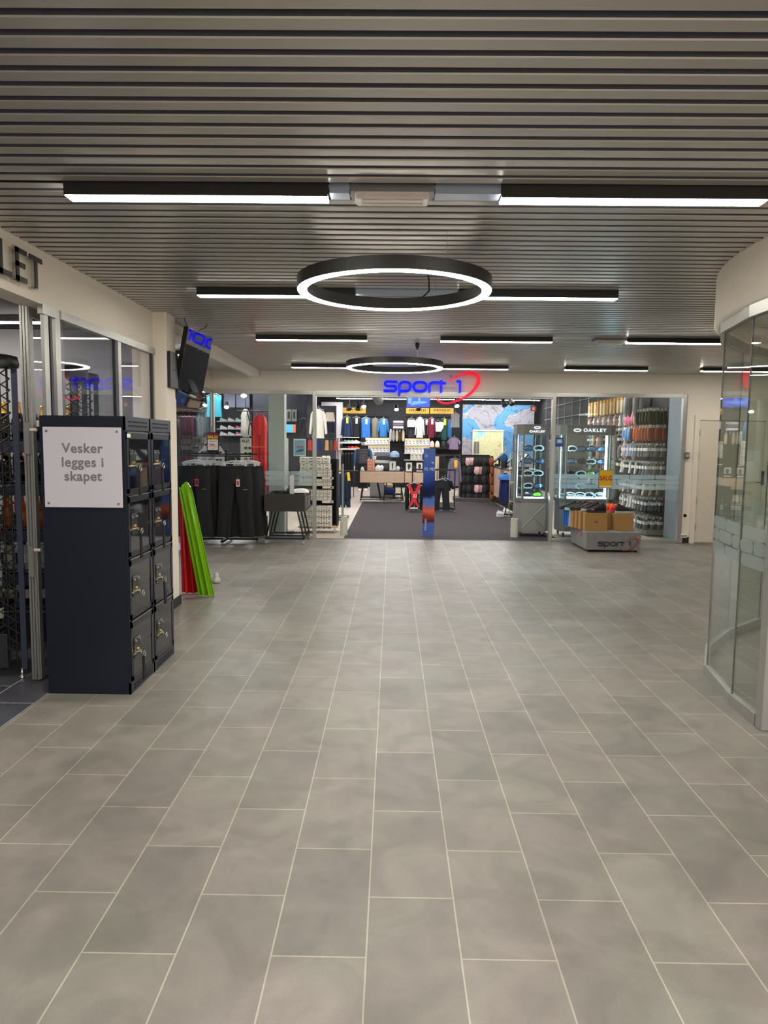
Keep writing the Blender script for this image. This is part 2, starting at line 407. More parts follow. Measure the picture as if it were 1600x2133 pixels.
# white service door on the right with frame, hinges, lock, notice
x0, x1 = 5.06, 6.12
d = struct('door_1', MB().bbox(x0, x1, YF-.03, YF, .02, 2.03, .003), WHITE2)
fr = MB().box(x0-.085, x0-.008, YF-.045, YF, 0, 2.12).box(x1+.008, x1+.085, YF-.045, YF, 0, 2.12).box(x0-.008, x1+.008, YF-.045, YF, 2.04, 2.12)
obj('door_frame', fr, WHITE, d)
for z in (.28, .72, 1.45, 1.83): obj('hinge', MB().cyl(x0-.004, YF-.05, z-.05, z+.05, .008), STEEL, d)
hb = G(1584, 1135); hx = W(1585, 1008, YF).x
obj('door_handle', MB().bbox(hx-.02, hx+.03, YF-.045, YF-.03, .98, 1.22, .004).tube([(hx, YF-.05, 1.03), (hx, YF-.09, 1.03), (hx-.12, YF-.09, 1.03)], .009), DARK, d)
nx = W(1566, 970, YF)
tag(obj('paper_notice', MB().box(nx.x-.11, nx.x+.11, YF-.036, YF-.032, nx.z-.25, nx.z+.25), mat('paper', (238, 236, 230), .8)), 'blank white paper notice stuck on the service door', 'notice')
# small fittings on the wall between window and door
p = W(1428, 949, YF)
t = thing('key_switch', 'small square grey key switch on the white wall beside the door', 'switch', (p.x, YF, p.z))
obj('housing', MB().bbox(-.05, .05, -.05, 0, -.055, .055, .008), mat('grey_plastic', (110, 108, 104), .5), t)
obj('key_cylinder', MB().tube([(.01, -.05, 0), (.01, -.062, 0)], .028, 20), STEEL, t)
p = W(1427, 1074, YF)
tag(obj('wall_hole', MB().tube([(0, -.004, 0), (0, .0, 0)], .028, 24), BLACKM, None, (p.x, YF, p.z)), 'round black cable hole low on the white wall', 'hole')
p = W(1423, 1116, YF)
t = thing('power_outlet', 'white double power outlet above the dark skirting', 'socket', (p.x, YF, p.z))
obj('plate', MB().bbox(-.055, .055, -.04, 0, -.035, .035, .008), mat('white_plastic', (235, 232, 225), .4), t)
for s in (-.025, .025): obj('socket_face', MB().tube([(s, -.041, 0), (s, -.043, 0)], .02, 20), GREYW, t)

# ---------------------------------------------------------------- glass porch on the right
pts = [(2.121, 4.006), (2.13, 4.342), (2.234, 4.934), (2.473, 5.457), (2.842, 5.933), (3.32, 6.359), (3.9, 6.55), (4.6, 6.57)]
cx, cy = 4.4, 4.3
drum = MB(); n = 96; R = 2.31
vs = []
prof = [(R-.10, 2.45), (R-.10, 2.425), (R-.03, 2.425), (R, 2.45), (R, 2.9)]
for i in range(n+1):
    a = math.radians(60)+math.radians(240)*i/n
    for r, z in prof: vs.append((cx+r*math.cos(a), cy+r*math.sin(a), z))
q = len(prof)
drum.add(vs, [(i*q+j, (i+1)*q+j, (i+1)*q+j+1, i*q+j+1) for i in range(n) for j in range(q-1)], 0, True)
drum.add([(cx+(R-.05)*math.cos(2*math.pi*i/48), cy+(R-.05)*math.sin(2*math.pi*i/48), 2.6) for i in range(48)], [tuple(range(48))])
struct('wall_porch', drum, WHITE)
def offs(a, b, d):
    v = Vector((b[0]-a[0], b[1]-a[1])).normalized(); nrm = Vector((-v.y, v.x))*d; return nrm
def strip(mb, a, b, d0, d1, z0, z1):
    n0 = offs(a, b, d0); n1 = offs(a, b, d1)
    P = [(a[0]+n0.x, a[1]+n0.y), (b[0]+n0.x, b[1]+n0.y), (b[0]+n1.x, b[1]+n1.y), (a[0]+n1.x, a[1]+n1.y)]
    mb.prism(P, z0, z1, 'z')
rail = MB(); head = MB()
for a, b in zip(pts[:-1], pts[1:]):
    strip(rail, a, b, -.02, .02, 0, .07); strip(head, a, b, -.03, .03, 2.36, 2.43)
w = struct('window_4', rail, ALU); obj('head_rail', head, ALU, w)
gd = MB(); bk = MB(); edge = MB()
for a, b in zip(pts[:-1], pts[1:]):
    strip(gd, a, b, -.005, .005, .07, 2.36)
    edge.box(b[0]-.004, b[0]+.004, b[1]-.004, b[1]+.004, .07, 2.36)
    L = math.hypot(b[0]-a[0], b[1]-a[1]); v = Vector(((b[0]-a[0])/L, (b[1]-a[1])/L)); nn = Vector((-v.y, v.x))*.008
    for (x, y, z) in [None]*0: pass
    fm = brickfilm(0.01, L-.01, 0, .25, 3, .3, .02)
    bk.add([(a[0]+v.x*x+nn.x, a[1]+v.y*x+nn.y, z+.885) for x, y, z in fm.v], fm.f)
obj('pane', gd, GLASSG, w); obj('frosted_band', bk, FILM, w); obj('glass_joint', edge, mat('joint', (60, 66, 62), .4), w)
obj('door_post', MB().bbox(2.10, 2.15, 3.93, 4.0, 0, 2.43, .004), ALU, w)

# ---------------------------------------------------------------- bottle shop shell behind the left glazing
struct('wall_store', MB().box(-8, -2.42, 6.75, 6.82, 0, 3.0).box(-8, -7.9, -3.5, 6.8, 0, 3), mat('store_wall', (142, 142, 146), .8))
struct('ceiling_store', MB().box(-8, -2.36, -3.5, 6.8, 2.62, 2.7), BLACKC)
struct('wall_store_back', MB().box(-5.2, -5.1, 2, 6.8, 0, 2.3), mat('store_panel', (108, 106, 108), .8))
for o in bpy.data.objects:
    if o.name == 'wall_store_back': o.name = 'wall_back'
gl = MB().box(-2.212, -2.19, 4.70, 4.77, 0, 2.44).box(-2.212, -2.19, 5.76, 5.83, 0, 2.4).box(-2.212, -2.19, 6.6, 6.64, 0, 2.4)
gl.box(-2.23, -2.18, 4.77, 6.64, 2.385, 2.44).box(-2.22, -2.18, 4.77, 6.6, 0, .06)
w = struct('window_5', gl, ALU)
obj('dark_joint', MB().box(-2.214, -2.188, 5.70, 5.76, .06, 2.385).box(-2.214, -2.19, 6.57, 6.6, .06, 2.385).box(-2.212, -2.192, 4.63, 4.66, .06, 2.385), BLACK, w)
obj('pane', MB().box(-2.21, -2.2, 4.77, 6.6, .06, 2.385), GLASSD, w)
# sliding door parked in front of the glazing
sd = MB()
for i in range(3): sd.box(-2.372+.019*i, -2.372+.019*i+.013, 4.60, 4.64, .01, 2.44)
sd.box(-2.374, -2.316, 4.615, 4.66, .01, 2.44).box(-2.345, -2.32, 4.66, 5.1, .01, .06).box(-2.345, -2.32, 4.66, 5.1, 2.38, 2.44).box(-2.345, -2.32, 5.06, 5.1, .06, 2.38)
s_ = struct('door_2', sd, ALU)
obj('lock_plate', MB().bbox(-2.366, -2.326, 4.586, 4.60, 1.50, 1.71, .005).bbox(-2.366, -2.326, 4.586, 4.60, .70, .91, .005), ALU, s_)
obj('lock_knob', MB().tube([(-2.33, 4.6, 1.66), (-2.285, 4.6, 1.66)], .011).tube([(-2.33, 4.6, .88), (-2.285, 4.6, .88)], .011).tube([(-2.275, 4.6, 1.68), (-2.275, 4.6, 1.72)], .009), WHITE2, s_)
obj('door_stile', MB().box(-2.214, -2.192, 4.55, 4.61, .01, 2.40).box(-2.22, -2.186, 4.53, 4.72, 2.38, 2.44), ALU, s_)
obj('pane', MB().box(-2.335, -2.33, 4.66, 5.06, .06, 2.38), GLASSD, s_)

# ================================================================ SPORTS SHOP SHELL
struct('ceiling_shop', MB().box(-9, 8.5, YF+.15, 27, 3.25, 3.3), BLACKC)
struct('wall_shop', MB().box(-9, 5.7, 26.6, 26.7, 0, 3.3), mat('shop_back_wall', (24, 25, 29), .8))
struct('wall_shop_left', MB().box(-9.1, -9, YF, 26.7, 0, 3.3), mat('shop_side_wall', (40, 42, 50), .8))
struct('wall_shop_right', MB().box(5.4, 5.5, 16.6, 26.6, 0, 3.3).box(5.05, 5.1, YF+.15, 16.6, 0, 3.3), mat('shop_side_right', (34, 35, 38), .8))
for o in list(bpy.data.objects):
    ren = {'wall_shop': 'wall_north', 'wall_shop_left': 'wall_west', 'wall_shop_right': 'wall_east'}
    if o.name in ren: o.name = ren[o.name]
struct('trim_5', MB().box(4.83, 5.05, YF+.02, 12.66, 0, 2.9), mat('reveal_paint', (138, 144, 152), .7))
struct('trim_6', MB().box(-2.11, -1.84, 12.25, 12.5, 0, 3.25), mat('pillar_paint', (176, 182, 178), .6))     # pillar behind the glass
x0, x1, z0, z1 = RC(687, 852, 713, 1000, 26.3)
struct('trim_7', MB().box(x0-.3, x1-.25, 26.2, 26.6, 0, 3.1).box(x0+.15, x1, 26.3, 26.6, 0, 3.1), mat('panel_light', (190, 188, 192), .7))

# ================================================================ LAMPS
def linear(x0, y, L, lab, m=DIFF, z=2.77, drop=.055, w=.1, grp=None):
    t = thing('linear_light', lab, 'lamp', (x0, y, z-drop), 0, grp)
    obj('housing', MB().box(-.002, L+.002, 0, .005, .003, drop+.03).box(-.002, L+.002, w-.005, w, .006, drop+.03).box(-.002, L+.002, .005, w-.005, .012, drop+.03), LAMPB, t)
    obj('diffuser', MB().prism([(.004, .012), (w-.004, .012), (w-.01, 0), (.01, 0)], .0, L, 'x'), m, t)
    return t
GP = 'black linear lamps set in the slatted ceiling'
rows = [(3.39, 'nearest'), (5.60, 'second'), (7.93, 'third'), (10.77, 'farthest')]
lampdef = [(0, -1.52, 'left'), (0, .49, 'right'), (1, -1.51, 'left'), (1, .50, 'right'), (2, -1.50, 'left'), (2, .52, 'middle'), (2, 2.55, 'right'),
           (3, -1.51, 'first'), (3, .50, 'second'), (3, 2.56, 'third'), (3, 4.58, 'fourth')]
for r, x, s in lampdef:
    linear(x, rows[r][0], 1.21, '%s black linear lamp of the %s ceiling row%s' % (s, rows[r][1], ' counted from the left' if r == 3 else ''), grp=GP)
linear(-3.0, 9.35, .62, 'short black linear lamp left of the ceiling beam, behind the television', grp=GP)
for x in (-1.5, .5): linear(x, 1.15, 1.21, 'black linear lamp over the head of the photographer, %s' % ('left' if x < 0 else 'right'), grp=GP)
for x in (2.55,): linear(x, 5.6, 1.2, 'black linear lamp inside the glass porch side of the second row', grp=GP) if False else None
def ring(cx, cy, lab, mount):
    t = thing('ring_lamp', lab, 'lamp', (cx, cy, 2.525), 0, 'black hanging ring lamps'); R = .6; w = .062; n = 96
    def rg(prof, m):
        mb = MB(); vs = []
        for i in range(n):
            a = 2*math.pi*i/n
            for r, z in prof: vs.append((r*math.cos(a), r*math.sin(a), z))
        q = len(prof)
        mb.add(vs, [(i*q+j, ((i+1) % n)*q+j, ((i+1) % n)*q+(j+1) % q, i*q+(j+1) % q) for i in range(n) for j in range(q)], 0, True); return mb
    o = obj('housing', rg([(R, .006), (R, .08), (R-w, .08), (R-w, .006)], 0), LAMPB, t)
    for p in o.data.polygons: p.use_smooth = False
    obj('diffuser', rg([(R-.002, .006), (R-.005, 0), (R-w+.005, 0), (R-w+.002, .006)], 0), DIFF, t)
    for a in (60, 180, 300): obj('suspension_wire', MB().tube([((R-.03)*math.cos(math.radians(a)), (R-.03)*math.sin(math.radians(a)), .08), ((R-.03)*math.cos(math.radians(a)), (R-.03)*math.sin(math.radians(a)), .244)], .0012, 5), STEEL, t)
    if mount == 1:
        obj('power_cable', MB().tube([(.19, .55, .08), (.24, .5, .12), (.235, .46, .19), (.22, .43, .244)], .006, 6), BLACK, t)
    else:
        obj('power_cable', MB().tube([(.26, -.52, .08), (.26, -.52, .2)], .005, 6, 0), mat('clear_cable', (190, 200, 200), .3), t)
        obj('ceiling_plug', MB().lathe([(.004, .165), (.022, .2), (.026, .225), (.018, .245)], 12, 0, .26, -.52), BLACK, t)
ring(.003, 4.55, 'large black ring lamp with bright white rim hanging nearest', 1)
ring(.02, 9.0, 'smaller looking black ring lamp hanging in front of the shop sign', 2)
# emergency fittings
def emer(x, y, w, lab):
    t = thing('emergency_light', lab, 'lamp', (x, y, 2.715), 0, 'emergency lights in the ceiling')
    obj('base', MB().box(-.02, w+.02, 0, .13, .03, .08), ALUD, t)
    obj('cover', MB().bbox(0, w, .005, .125, 0, .04, .008), mat('clear_cover', (206, 198, 192), .25, noise=.1, nscale=30), t)
    obj('tube_lamp', MB().tube([(.03, .04, -.001), (w-.03, .04, -.001)], .008).tube([(.03, .085, -.001), (w-.03, .085, -.001)], .008), mat('tube_glass', (228, 222, 214), .3), t)
emer(-.185, 3.4, .345, 'unlit clear emergency light between the two nearest lamps')
p = G(1238, 714, 2.73); emer(p.x, 7.95, .33, 'small clear emergency light beside the third row lamps')
pan = mat('ceiling_infill', (150, 160, 178), .35, .4)
for i, (xa, xb, y, l) in enumerate([(-.30, -.21, 3.4, 'short grey infill strip left of the emergency light'), (.185, .485, 3.4, 'grey infill strip right of the emergency light'), (-.29, .49, 5.6, 'grey infill strip above the large ring lamp')]):
    tag(obj('infill_strip', MB().box(xa, xb, y, y+.09, 2.735, 2.80), pan), l, 'panel')

# track heads and strip lamps in the sports shop
def strip_lamp(xa, xb, y, z, lab, m=SHOPD):
    t = thing('strip_light', lab, 'lamp', (xa, y, z), 0, 'strip lights under the black shop ceiling')
    obj('housing', MB().box(0, xb-xa, 0, .08, .012, .06), BLACK, t); obj('diffuser', MB().box(0, xb-xa, .005, .075, 0, .012), m, t)
sl = [(-1.3, 1.0, 13.1, 'left'), (1.4, 3.4, 13.1, 'middle'), (3.7, 4.7, 13.6, 'right end'), (-3.6, -2.2, 13.2, 'far left'), (-1.3, 1.6, 16.2, 'left'), (2.2, 4.6, 16.2, 'right'), (-5, -2.5, 16.2, 'far left'),
      (-1.8, 1.4, 19.6, 'left'), (2.2, 4.9, 19.6, 'right'), (-6.5, -3, 19.6, 'far left'), (-2.2, .9, 23.0, 'left'), (1.6, 5.0, 23.0, 'right'), (-7.5, -3.2, 23.0, 'far left'), (-2, 2.2, 25.6, 'left'), (2.5, 5.2, 25.6, 'right')]
rn = {13.1: 'first', 13.2: 'first', 13.6: 'first', 16.2: 'second', 19.6: 'third', 23.0: 'fourth', 25.6: 'fifth'}
for xa, xb, y, s in sl: strip_lamp(xa, xb, y, 3.19, '%s white strip light in the %s row of the sports shop ceiling' % (s, rn[y]))
SPOTM = glow('spot_lens', (255, 255, 255), 14)
def spot(px, py, Y, lab, tilt=.3, on=True):
    p = W(px, py, Y)
    t = thing('track_spotlight', lab, 'spotlight', p, 0, 'track spotlights in the sports shop')
    d = Vector((tilt*.4, -.55, -.8)).normalized()
    obj('head', MB().tube([-d*.16, Vector((0, 0, 0))], [.045, .07], 14), BLACK, t)
    obj('lens', MB().tube([d*.001, d*.006], .06, 14), SPOTM if on else DARK, t)
    obj('arm', MB().tube([-d*.1, (0, .1, .12), (0, .1, 3.25-p.z)], .012, 6), BLACK, t)
spot(758, 847, 20, 'bright track spotlight left of the grey duct', on=True)
spot(826, 853, 22, 'lit track spotlight over the folded shirts')
spot(952, 846, 20, 'lit track spotlight below the red ring of the sign')
spot(508, 824, 16, 'lit track spotlight above the blue jacket at the left')
spot(472, 848, 20, 'small lit track spotlight over the shoe wall')
spot(728, 853, 20, 'unlit black track spotlight in front of the left yellow banner', .6, False)
spot(745, 853, 21, 'unlit black track spotlight just left of the lit one', -.5, False)
spot(872, 853, 20, 'unlit black track spotlight below the hanging screen', .5, False)
spot(1052, 845, 17, 'leftmost black spotlight of the pair at the map', .8, False)
spot(1068, 842, 16, 'rightmost black spotlight of the pair at the map', .8, False)
p = W(772, 836, 18)
tag(obj('ventilation_duct', MB().tube([(p.x-.1, 15.5, 3.05), (p.x+.12, 22.5, 2.95)], .14, 20), mat('duct', (110, 104, 104), .5, .3)), 'round grey ventilation duct under the black shop ceiling', 'duct')
x0, x1, z0, z1 = RC(848, 828, 895, 848, 20)
t = thing('hanging_screen', 'blue lit screen hanging under the shop ceiling', 'screen', ((x0+x1)/2, 20, z0))
obj('casing', MB().box(x0-(x0+x1)/2-.02, x1-(x0+x1)/2+.02, .01, .06, -.02, .42), BLACK, t)
sm = mat('screen_picture', (14, 34, 120), .3, emit=(40, 90, 225), es=.16)
obj('picture', MB().box(x0-(x0+x1)/2, x1-(x0+x1)/2, 0, .01, 0, .4), sm, t)
obj('shape', MB().prism([(-.2, .05), (.25, .12), (.2, .16), (-.15, .16)], -.004, 0, 'y').prism([(.0, .15), (.05, .15), (.05, .35), (0, .35)], -.004, 0, 'y').prism([(-.28, .1), (-.2, .08), (-.18, .28), (-.28, .3)], -.004, 0, 'y'), mat('screen_picture_light', (34, 66, 160), .3, emit=(110, 160, 250), es=.22), t)
obj('hanger', MB().tube([(0, .04, .4), (0, .04, 3.25-z0)], .02, 8), BLACK, t)
# ================================================================ LOCKER
LK = mat('locker_steel', (22, 28, 42), .38, .2); LKD = mat('locker_door', (18, 21, 28), .3, .1, spec=.4); LKG = mat('locker_window', (8, 9, 11), .04, 0, spec=.45)
X0, X1, Y0, Y1, ZT = -2.155, -1.63, 4.37, 5.27, 1.745
t = thing('locker_cabinet', 'dark blue steel bag locker cabinet with eight small doors by the shop front', 'locker', ((X0+X1)/2, Y0, 0))
ox = (X0+X1)/2
body = MB().bbox(X0-ox, X1-ox-.012, 0, Y1-Y0, 0, ZT, .003)
body.box(X1-ox-.012, X1-ox, 0, .012, 0, ZT).box(X1-ox-.012, X1-ox, Y1-Y0-.012, Y1-Y0, 0, ZT)
ym = (Y1-Y0)/2; body.box(X1-ox-.012, X1-ox, ym-.014, ym+.014, 0, ZT)
body.box(X1-ox-.012, X1-ox, 0, Y1-Y0, ZT-.085, ZT).box(X1-ox-.012, X1-ox, 0, Y1-Y0, 0, .075)
obj('body', body, LK, t)
vent = MB()
for z in (ZT-.03, ZT-.055, .025, .045):
    for c in range(2):
        for i in range(6 if z > 1 else 9):
            n_ = 6 if z > 1 else 9; a = .06+c*ym+i*(ym-.1)/n_
            vent.box(X1-ox, X1-ox+.001, a, a+(ym-.1)/n_-.012, z-.007, z+.003)
obj('vent_slot', vent, BLACKM, t)
for i, (x, z) in enumerate([(-.1, .1), (.15, .1)]): obj('rivet', MB().tube([(x, -.002, z), (x, 0, z)], .004, 8), BLACKM, t)
dh = (ZT-.085-.075)/4
for c in range(2):
    for r in range(4):
        ya = .014+c*ym; yb = ym-.016+c*ym if c == 0 else Y1-Y0-.014
        za = .075+r*dh+.006; zb = .075+(r+1)*dh-.008; x = X1-ox
        dm = MB().box(x-.010, x-.002, ya, yb, za, zb)
        b_ = .035
        dm.box(x-.002, x+.004, ya, yb, zb-.045, zb).box(x-.002, x+.004, ya, yb, za, za+.028).box(x-.002, x+.004, ya, ya+b_, za, zb).box(x-.002, x+.004, yb-b_, yb, za, zb)
        d = obj('door', dm, LKD if r < 2 else LKD, t)
        obj('window', MB().bbox(x-.003, x+.001, ya+b_, yb-b_, za+.028, zb-.045, .001), LKG, d)
        obj('edge_trim', MB().box(x+.003, x+.006, ya+.01, yb-.01, zb-.006, zb-.003), ALU, d)
        zl = za+.145; yl = ya+.04
        obj('latch_plate', MB().bbox(x+.003, x+.008, yl, yl+.11, zl-.01, zl+.12, .003), LKD, d)
        obj('bolt', MB().tube([(x+.008, yl+.025, zl+.1), (x+.014, yl+.025, zl+.1)], .009, 10).tube([(x+.008, yl+.095, zl+.1), (x+.014, yl+.095, zl+.1)], .009, 10).tube([(x+.008, yl+.095, zl+.02), (x+.014, yl+.095, zl+.02)], .009, 10), STEEL, d)
        obj('lock', MB().bbox(x+.008, x+.022, yl+.028, yl+.05, zl+.04, zl+.052, .002), BRASS, d)
        obj('lock_barrel', MB().tube([(x+.008, yl+.05, zl+.025), (x+.034, yl+.05, zl+.025)], .011, 14).box(x+.008, x+.014, yl-.03, yl+.05, zl+.02, zl+.03), STEEL, d)
        obj('key_ring', MB().tube([(x+.055, yl+.05+.018*math.cos(a*.7), zl+.012+.018*math.sin(a*.7)) for a in range(9)], .0025, 6, closed=True), STEEL, d)
        fob = MB().prism([(yl+.03, zl), (yl+.055, zl), (yl+.075, zl-.16), (yl+.035, zl-.16)], x+.045, x+.053, 'x')
        if (c, r) in ((1, 1), (0, 2)) or r != 0 and c == 1 and r == 1: pass
        if (c, r) not in ((0, 1), (1, 0)): obj('key_fob', fob, BLACKM, d)
obj('number_tag', MB().box(X1-ox+.004, X1-ox+.006, .02, .075, ZT-.13, ZT-.105), BOXW, t)
sg = thing('locker_sign', 'frosted square acrylic sign reading Vesker legges i skapet on the locker side', 'sign', (-1.887, Y0-.012, 1.43))
SGM = mat('acrylic', (196, 194, 204), .35, spec=.4)
obj('panel', MB().bbox(-.24, .24, -.006, 0, -.245, .245, .002), SGM, sg)
TX = mat('sign_grey_lettering', (118, 112, 116), .6)
for s_, z in (('Vesker', .115), ('legges i', .03), ('skapet', -.055)): text('lettering', s_, .082, TX, (0, -.0068, z), sg, depth=.001, bold=.0019, spacing=1.08)
for x in (-.215, .215):
    for z in (-.22, .22): obj('screw', MB().tube([(x, -.006, z), (x, -.010, z)], .007, 12), STEEL, sg)

# ================================================================ LETTERS ON THE FASCIA  (L E T)
LM = mat('letter_dark', (38, 36, 38), .5); CLR = glass_mat('acrylic_clear', (236, 236, 232), 1.2)
def letter(ch, y, strokes, lab):
    t = thing('sign_letter', lab, 'letter', (-2.15, y, 2.505)); mb = MB()
    for (a, b, c, d) in strokes: mb.box(-.008, .0, a, b, c, d)
    obj('letter_face', mb, LM, t)
    mb = MB()
    w = max(s[1] for s in strokes)
    mb.box(-.02, -.009, -.01, w+.01, -.008, .018) if ch != 'T' else mb.box(-.02, -.009, w/2-.03, w/2+.03, -.008, .19)
    if ch != 'T': mb.box(-.02, -.009, -.01, .05, -.008, .19)
    obj('acrylic_backing', mb, CLR, t)
    SO = []
    for yy, zz in ((w*.2, .0), (w*.2, .18)) if ch != 'T' else ((w/2, .0), (w/2, .18)): obj('standoff', MB().tube([(-.05, yy, zz), (-.009, yy, zz)], .009, 12), STEEL, t)
letter('L', 3.99, [(0, .028, 0, .185), (0, .125, 0, .028)], 'black letter L of the sign on the left fascia')
letter('E', 4.165, [(0, .028, 0, .185), (0, .12, 0, .028), (0, .12, .157, .185), (0, .10, .079, .107)], 'black letter E of the sign on the left fascia')
letter('T', 4.32, [(0, .15, .157, .185), (.06, .09, 0, .157)], 'black letter T ending the sign on the left fascia')

# ================================================================ TELEVISION on the column
B = Vector((-2.098, 6.9, 1.925)); E1 = Vector((-2.034, 7.572, 1.925)); T1 = Vector((-1.939, 6.885, 2.678))
e = (E1-B); h = (T1-B); ex = e.normalized(); ez = h.normalized(); nrm = ex.cross(ez).normalized()
if nrm.x < 0: nrm = -nrm
t = thing('television', 'black flat television tilted down beside the white column', 'television', B)
def panel(u0, u1, v0, v1, d0, d1):
    P = []
    for dd in (d0, d1):
        for (u, v) in ((u0, v0), (u1, v0), (u1, v1), (u0, v1)): P.append(ex*u+ez*v+nrm*dd)
    return P, [(0, 1, 2, 3), (7, 6, 5, 4), (0, 4, 5, 1), (1, 5, 6, 2), (2, 6, 7, 3), (3, 7, 4, 0)]
lw, lh = e.length, h.length
obj('casing', MB().add(*panel(0, lw, 0, lh, -.045, 0)), mat('tv_casing', (16, 16, 18), .3), t)
obj('screen', MB().add(*panel(.012, lw-.012, .02, lh-.012, 0, .001)), mat('tv_glass', (12, 13, 15), .02, spec=1.0, coat=1.0), t)
c0 = ex*lw*.35+ez*lh*.42-nrm*.045
obj('wall_bracket', MB().bbox(-2.08+2.098, -2.05+2.098, 6.66-6.9, 6.90-6.9, .17, .50, .003).tube([(.03, -.12, .34), (.0, .1, .34), c0], .022, 8), BLACK, t)
obj('power_cable', MB().tube([T1-B+ex*.05-nrm*.03, T1-B+ex*.06+Vector((0, 0, .05))-nrm*.06, T1-B+ex*.02+Vector((0, 0, .1))-nrm*.05], .004, 6).tube([T1-B+ex*.3-nrm*.03, T1-B+ex*.38+Vector((0.02, 0, .05)), T1-B+ex*.42+Vector((.03, 0, .09))], .004, 6), DARK, t)

# ================================================================ FOLDED MATS leaning on the column
def folded(name, lab, m, top, bot, wt, wb, ph, n=46):
    mb = MB(); S = 14; vs = []
    for i in range(S+1):
        u = i/S; c = Vector(top).lerp(Vector(bot), u); w = wt*(1-u)+wb*u
        for side in (1, -1):
            for j in range(n):
                a = (j/(n-1)-.5) if side == 1 else (.5-j/(n-1))
                pl = .026*(0.6+.4*u)*math.sin(a*17+ph+.5*u)*(1 if i else .6)+.006*math.sin(a*41+ph*2)
                if i == 0: pl += .02*math.sin(a*9)
                vs.append((c.x+a*w, c.y+pl-(.012*side)-.03*math.cos(a*3), c.z+(.035*math.sin(a*6+ph) if i == 0 else 0)))
    q = 2*n; fs = [(i*q+j, i*q+(j+1) % q, (i+1)*q+(j+1) % q, (i+1)*q+j) for i in range(S) for j in range(q)]
    mb.add(vs, fs, 0, True); mb.add(vs[:q], [tuple(range(q-1, -1, -1))], 0); mb.add(vs[-q:], [tuple(range(q))], 0)
    return tag(obj(name, mb, m), lab, 'mat')
g0 = W(386, 1010, 7.15); folded('folded_mat', 'bright lime green folded plastic mat leaning against the column', mat('lime_plastic', (120, 178, 10), .28, coat=.4), (g0.x+.01, 7.10, g0.z), (-1.905, 7.30, .012), .12, .155, .6)
folded('folded_mat', 'red folded plastic mat leaning behind the lime green one', mat('red_plastic', (190, 16, 24), .3, coat=.3), (-2.13, 7.31, 1.07), (-2.105, 7.43, .012), .10, .19, 1.3)
pb = G(448, 1215)
tag(obj('crumpled_bag', MB().lathe([(.03, .0), (.05, .01), (.045, .05), (.02, .07), (.03, .1), (.008, .12)], 9), mat('clear_plastic', (190, 196, 180), .2, noise=.3, nscale=60), None, (pb.x+.01, pb.y+.03, 0)), 'small crumpled pale plastic bag on the tiles beside the green mat', 'bag')

# ================================================================ BOTTLE RACK (left shop)
NAVY = mat('rack_steel', (60, 66, 84), .45, .3)
def rackbay(x0, x1, yf, yb, lab, name='bottle_rack', shelves=(.35, .62, .95, 1.30, 1.62)):
    t = thing(name, lab, 'rack', (x0, yf, 0)); w = x1-x0; d = yb-yf
    for sx in (0, w):
        pm = MB()
        for dx, dy in ((-.09, 0), (.09, 0)): pm.box(sx+dx-.018, sx+dx+.018, dy-.005, dy+.005, .06, 2.10)
        obj('post_flange', pm, NAVY, t)
        lt = MB(); nz = 26; z = .16
        st = (2.06-.16)/nz
        for i in range(nz):
            za = .16+i*st
            for a, b in ((-.06, .06), (.06, -.06)): lt.tube([(sx+a, .01, za), (sx, -.03, za+st/2), (sx+b, .01, za+st)] if False else [(sx+a, .0, za), (sx+b, .0, za+st)], .0045, 5, cap=False)
        for dx in (-.025, .025): lt.tube([(sx+dx, .03, .1), (sx+dx, .03, 2.08)], .008, 6)
        obj('post_lattice', lt, BLACK, t)
        obj('post_cap', MB().lathe([(.11, 2.06), (.115, 2.08), (.105, 2.13), (.06, 2.14)], 20, 0, sx, 0), BLACK, t)
        obj('foot', MB().lathe([(.012, 0), (.022, .002), (.022, .015), (.008, .02), (.008, .07)], 12, 0, sx+.07, 0), STEEL, t)
    for z in shelves:
        s = MB().bbox(0.1, w-.1, .0, d, z-.035, z-.02, .003).box(.1, w-.1, 0, .006, z-.12, z-.02)
        obj('shelf', s, NAVY, t)
        r_ = MB()
        for q in range(int((w-.2)/.03)+1): r_.tube([(.1+q*.03, .0, z-.02), (.1+q*.03, 0, z+.05)], .002, 4)
        r_.tube([(.1, 0, z+.05), (w-.1, 0, z+.05)], .003, 5); obj('shelf_rail', r_, BLACK, t)
    obj('base_panel', MB().bbox(.1, w-.02, -.01, .01, .07, .30, .003), mat('rack_panel', (40, 40, 46), .5), t)
    return t
rackbay(-3.65, -2.54, 4.66, 5.0, 'dark lattice post bottle rack at the left edge, beside the sliding door')
rackbay(-3.52, -2.36, 5.3, 5.6, 'dark lattice post bottle rack standing behind the one at the left edge', shelves=(.35, .62, .95, 1.30, 1.62))
rackbay(-3.35, -2.50, 5.85, 6.15, 'dark lattice post bottle rack behind the store glass', shelves=(.35, .68, 1.0, 1.33, 1.62))
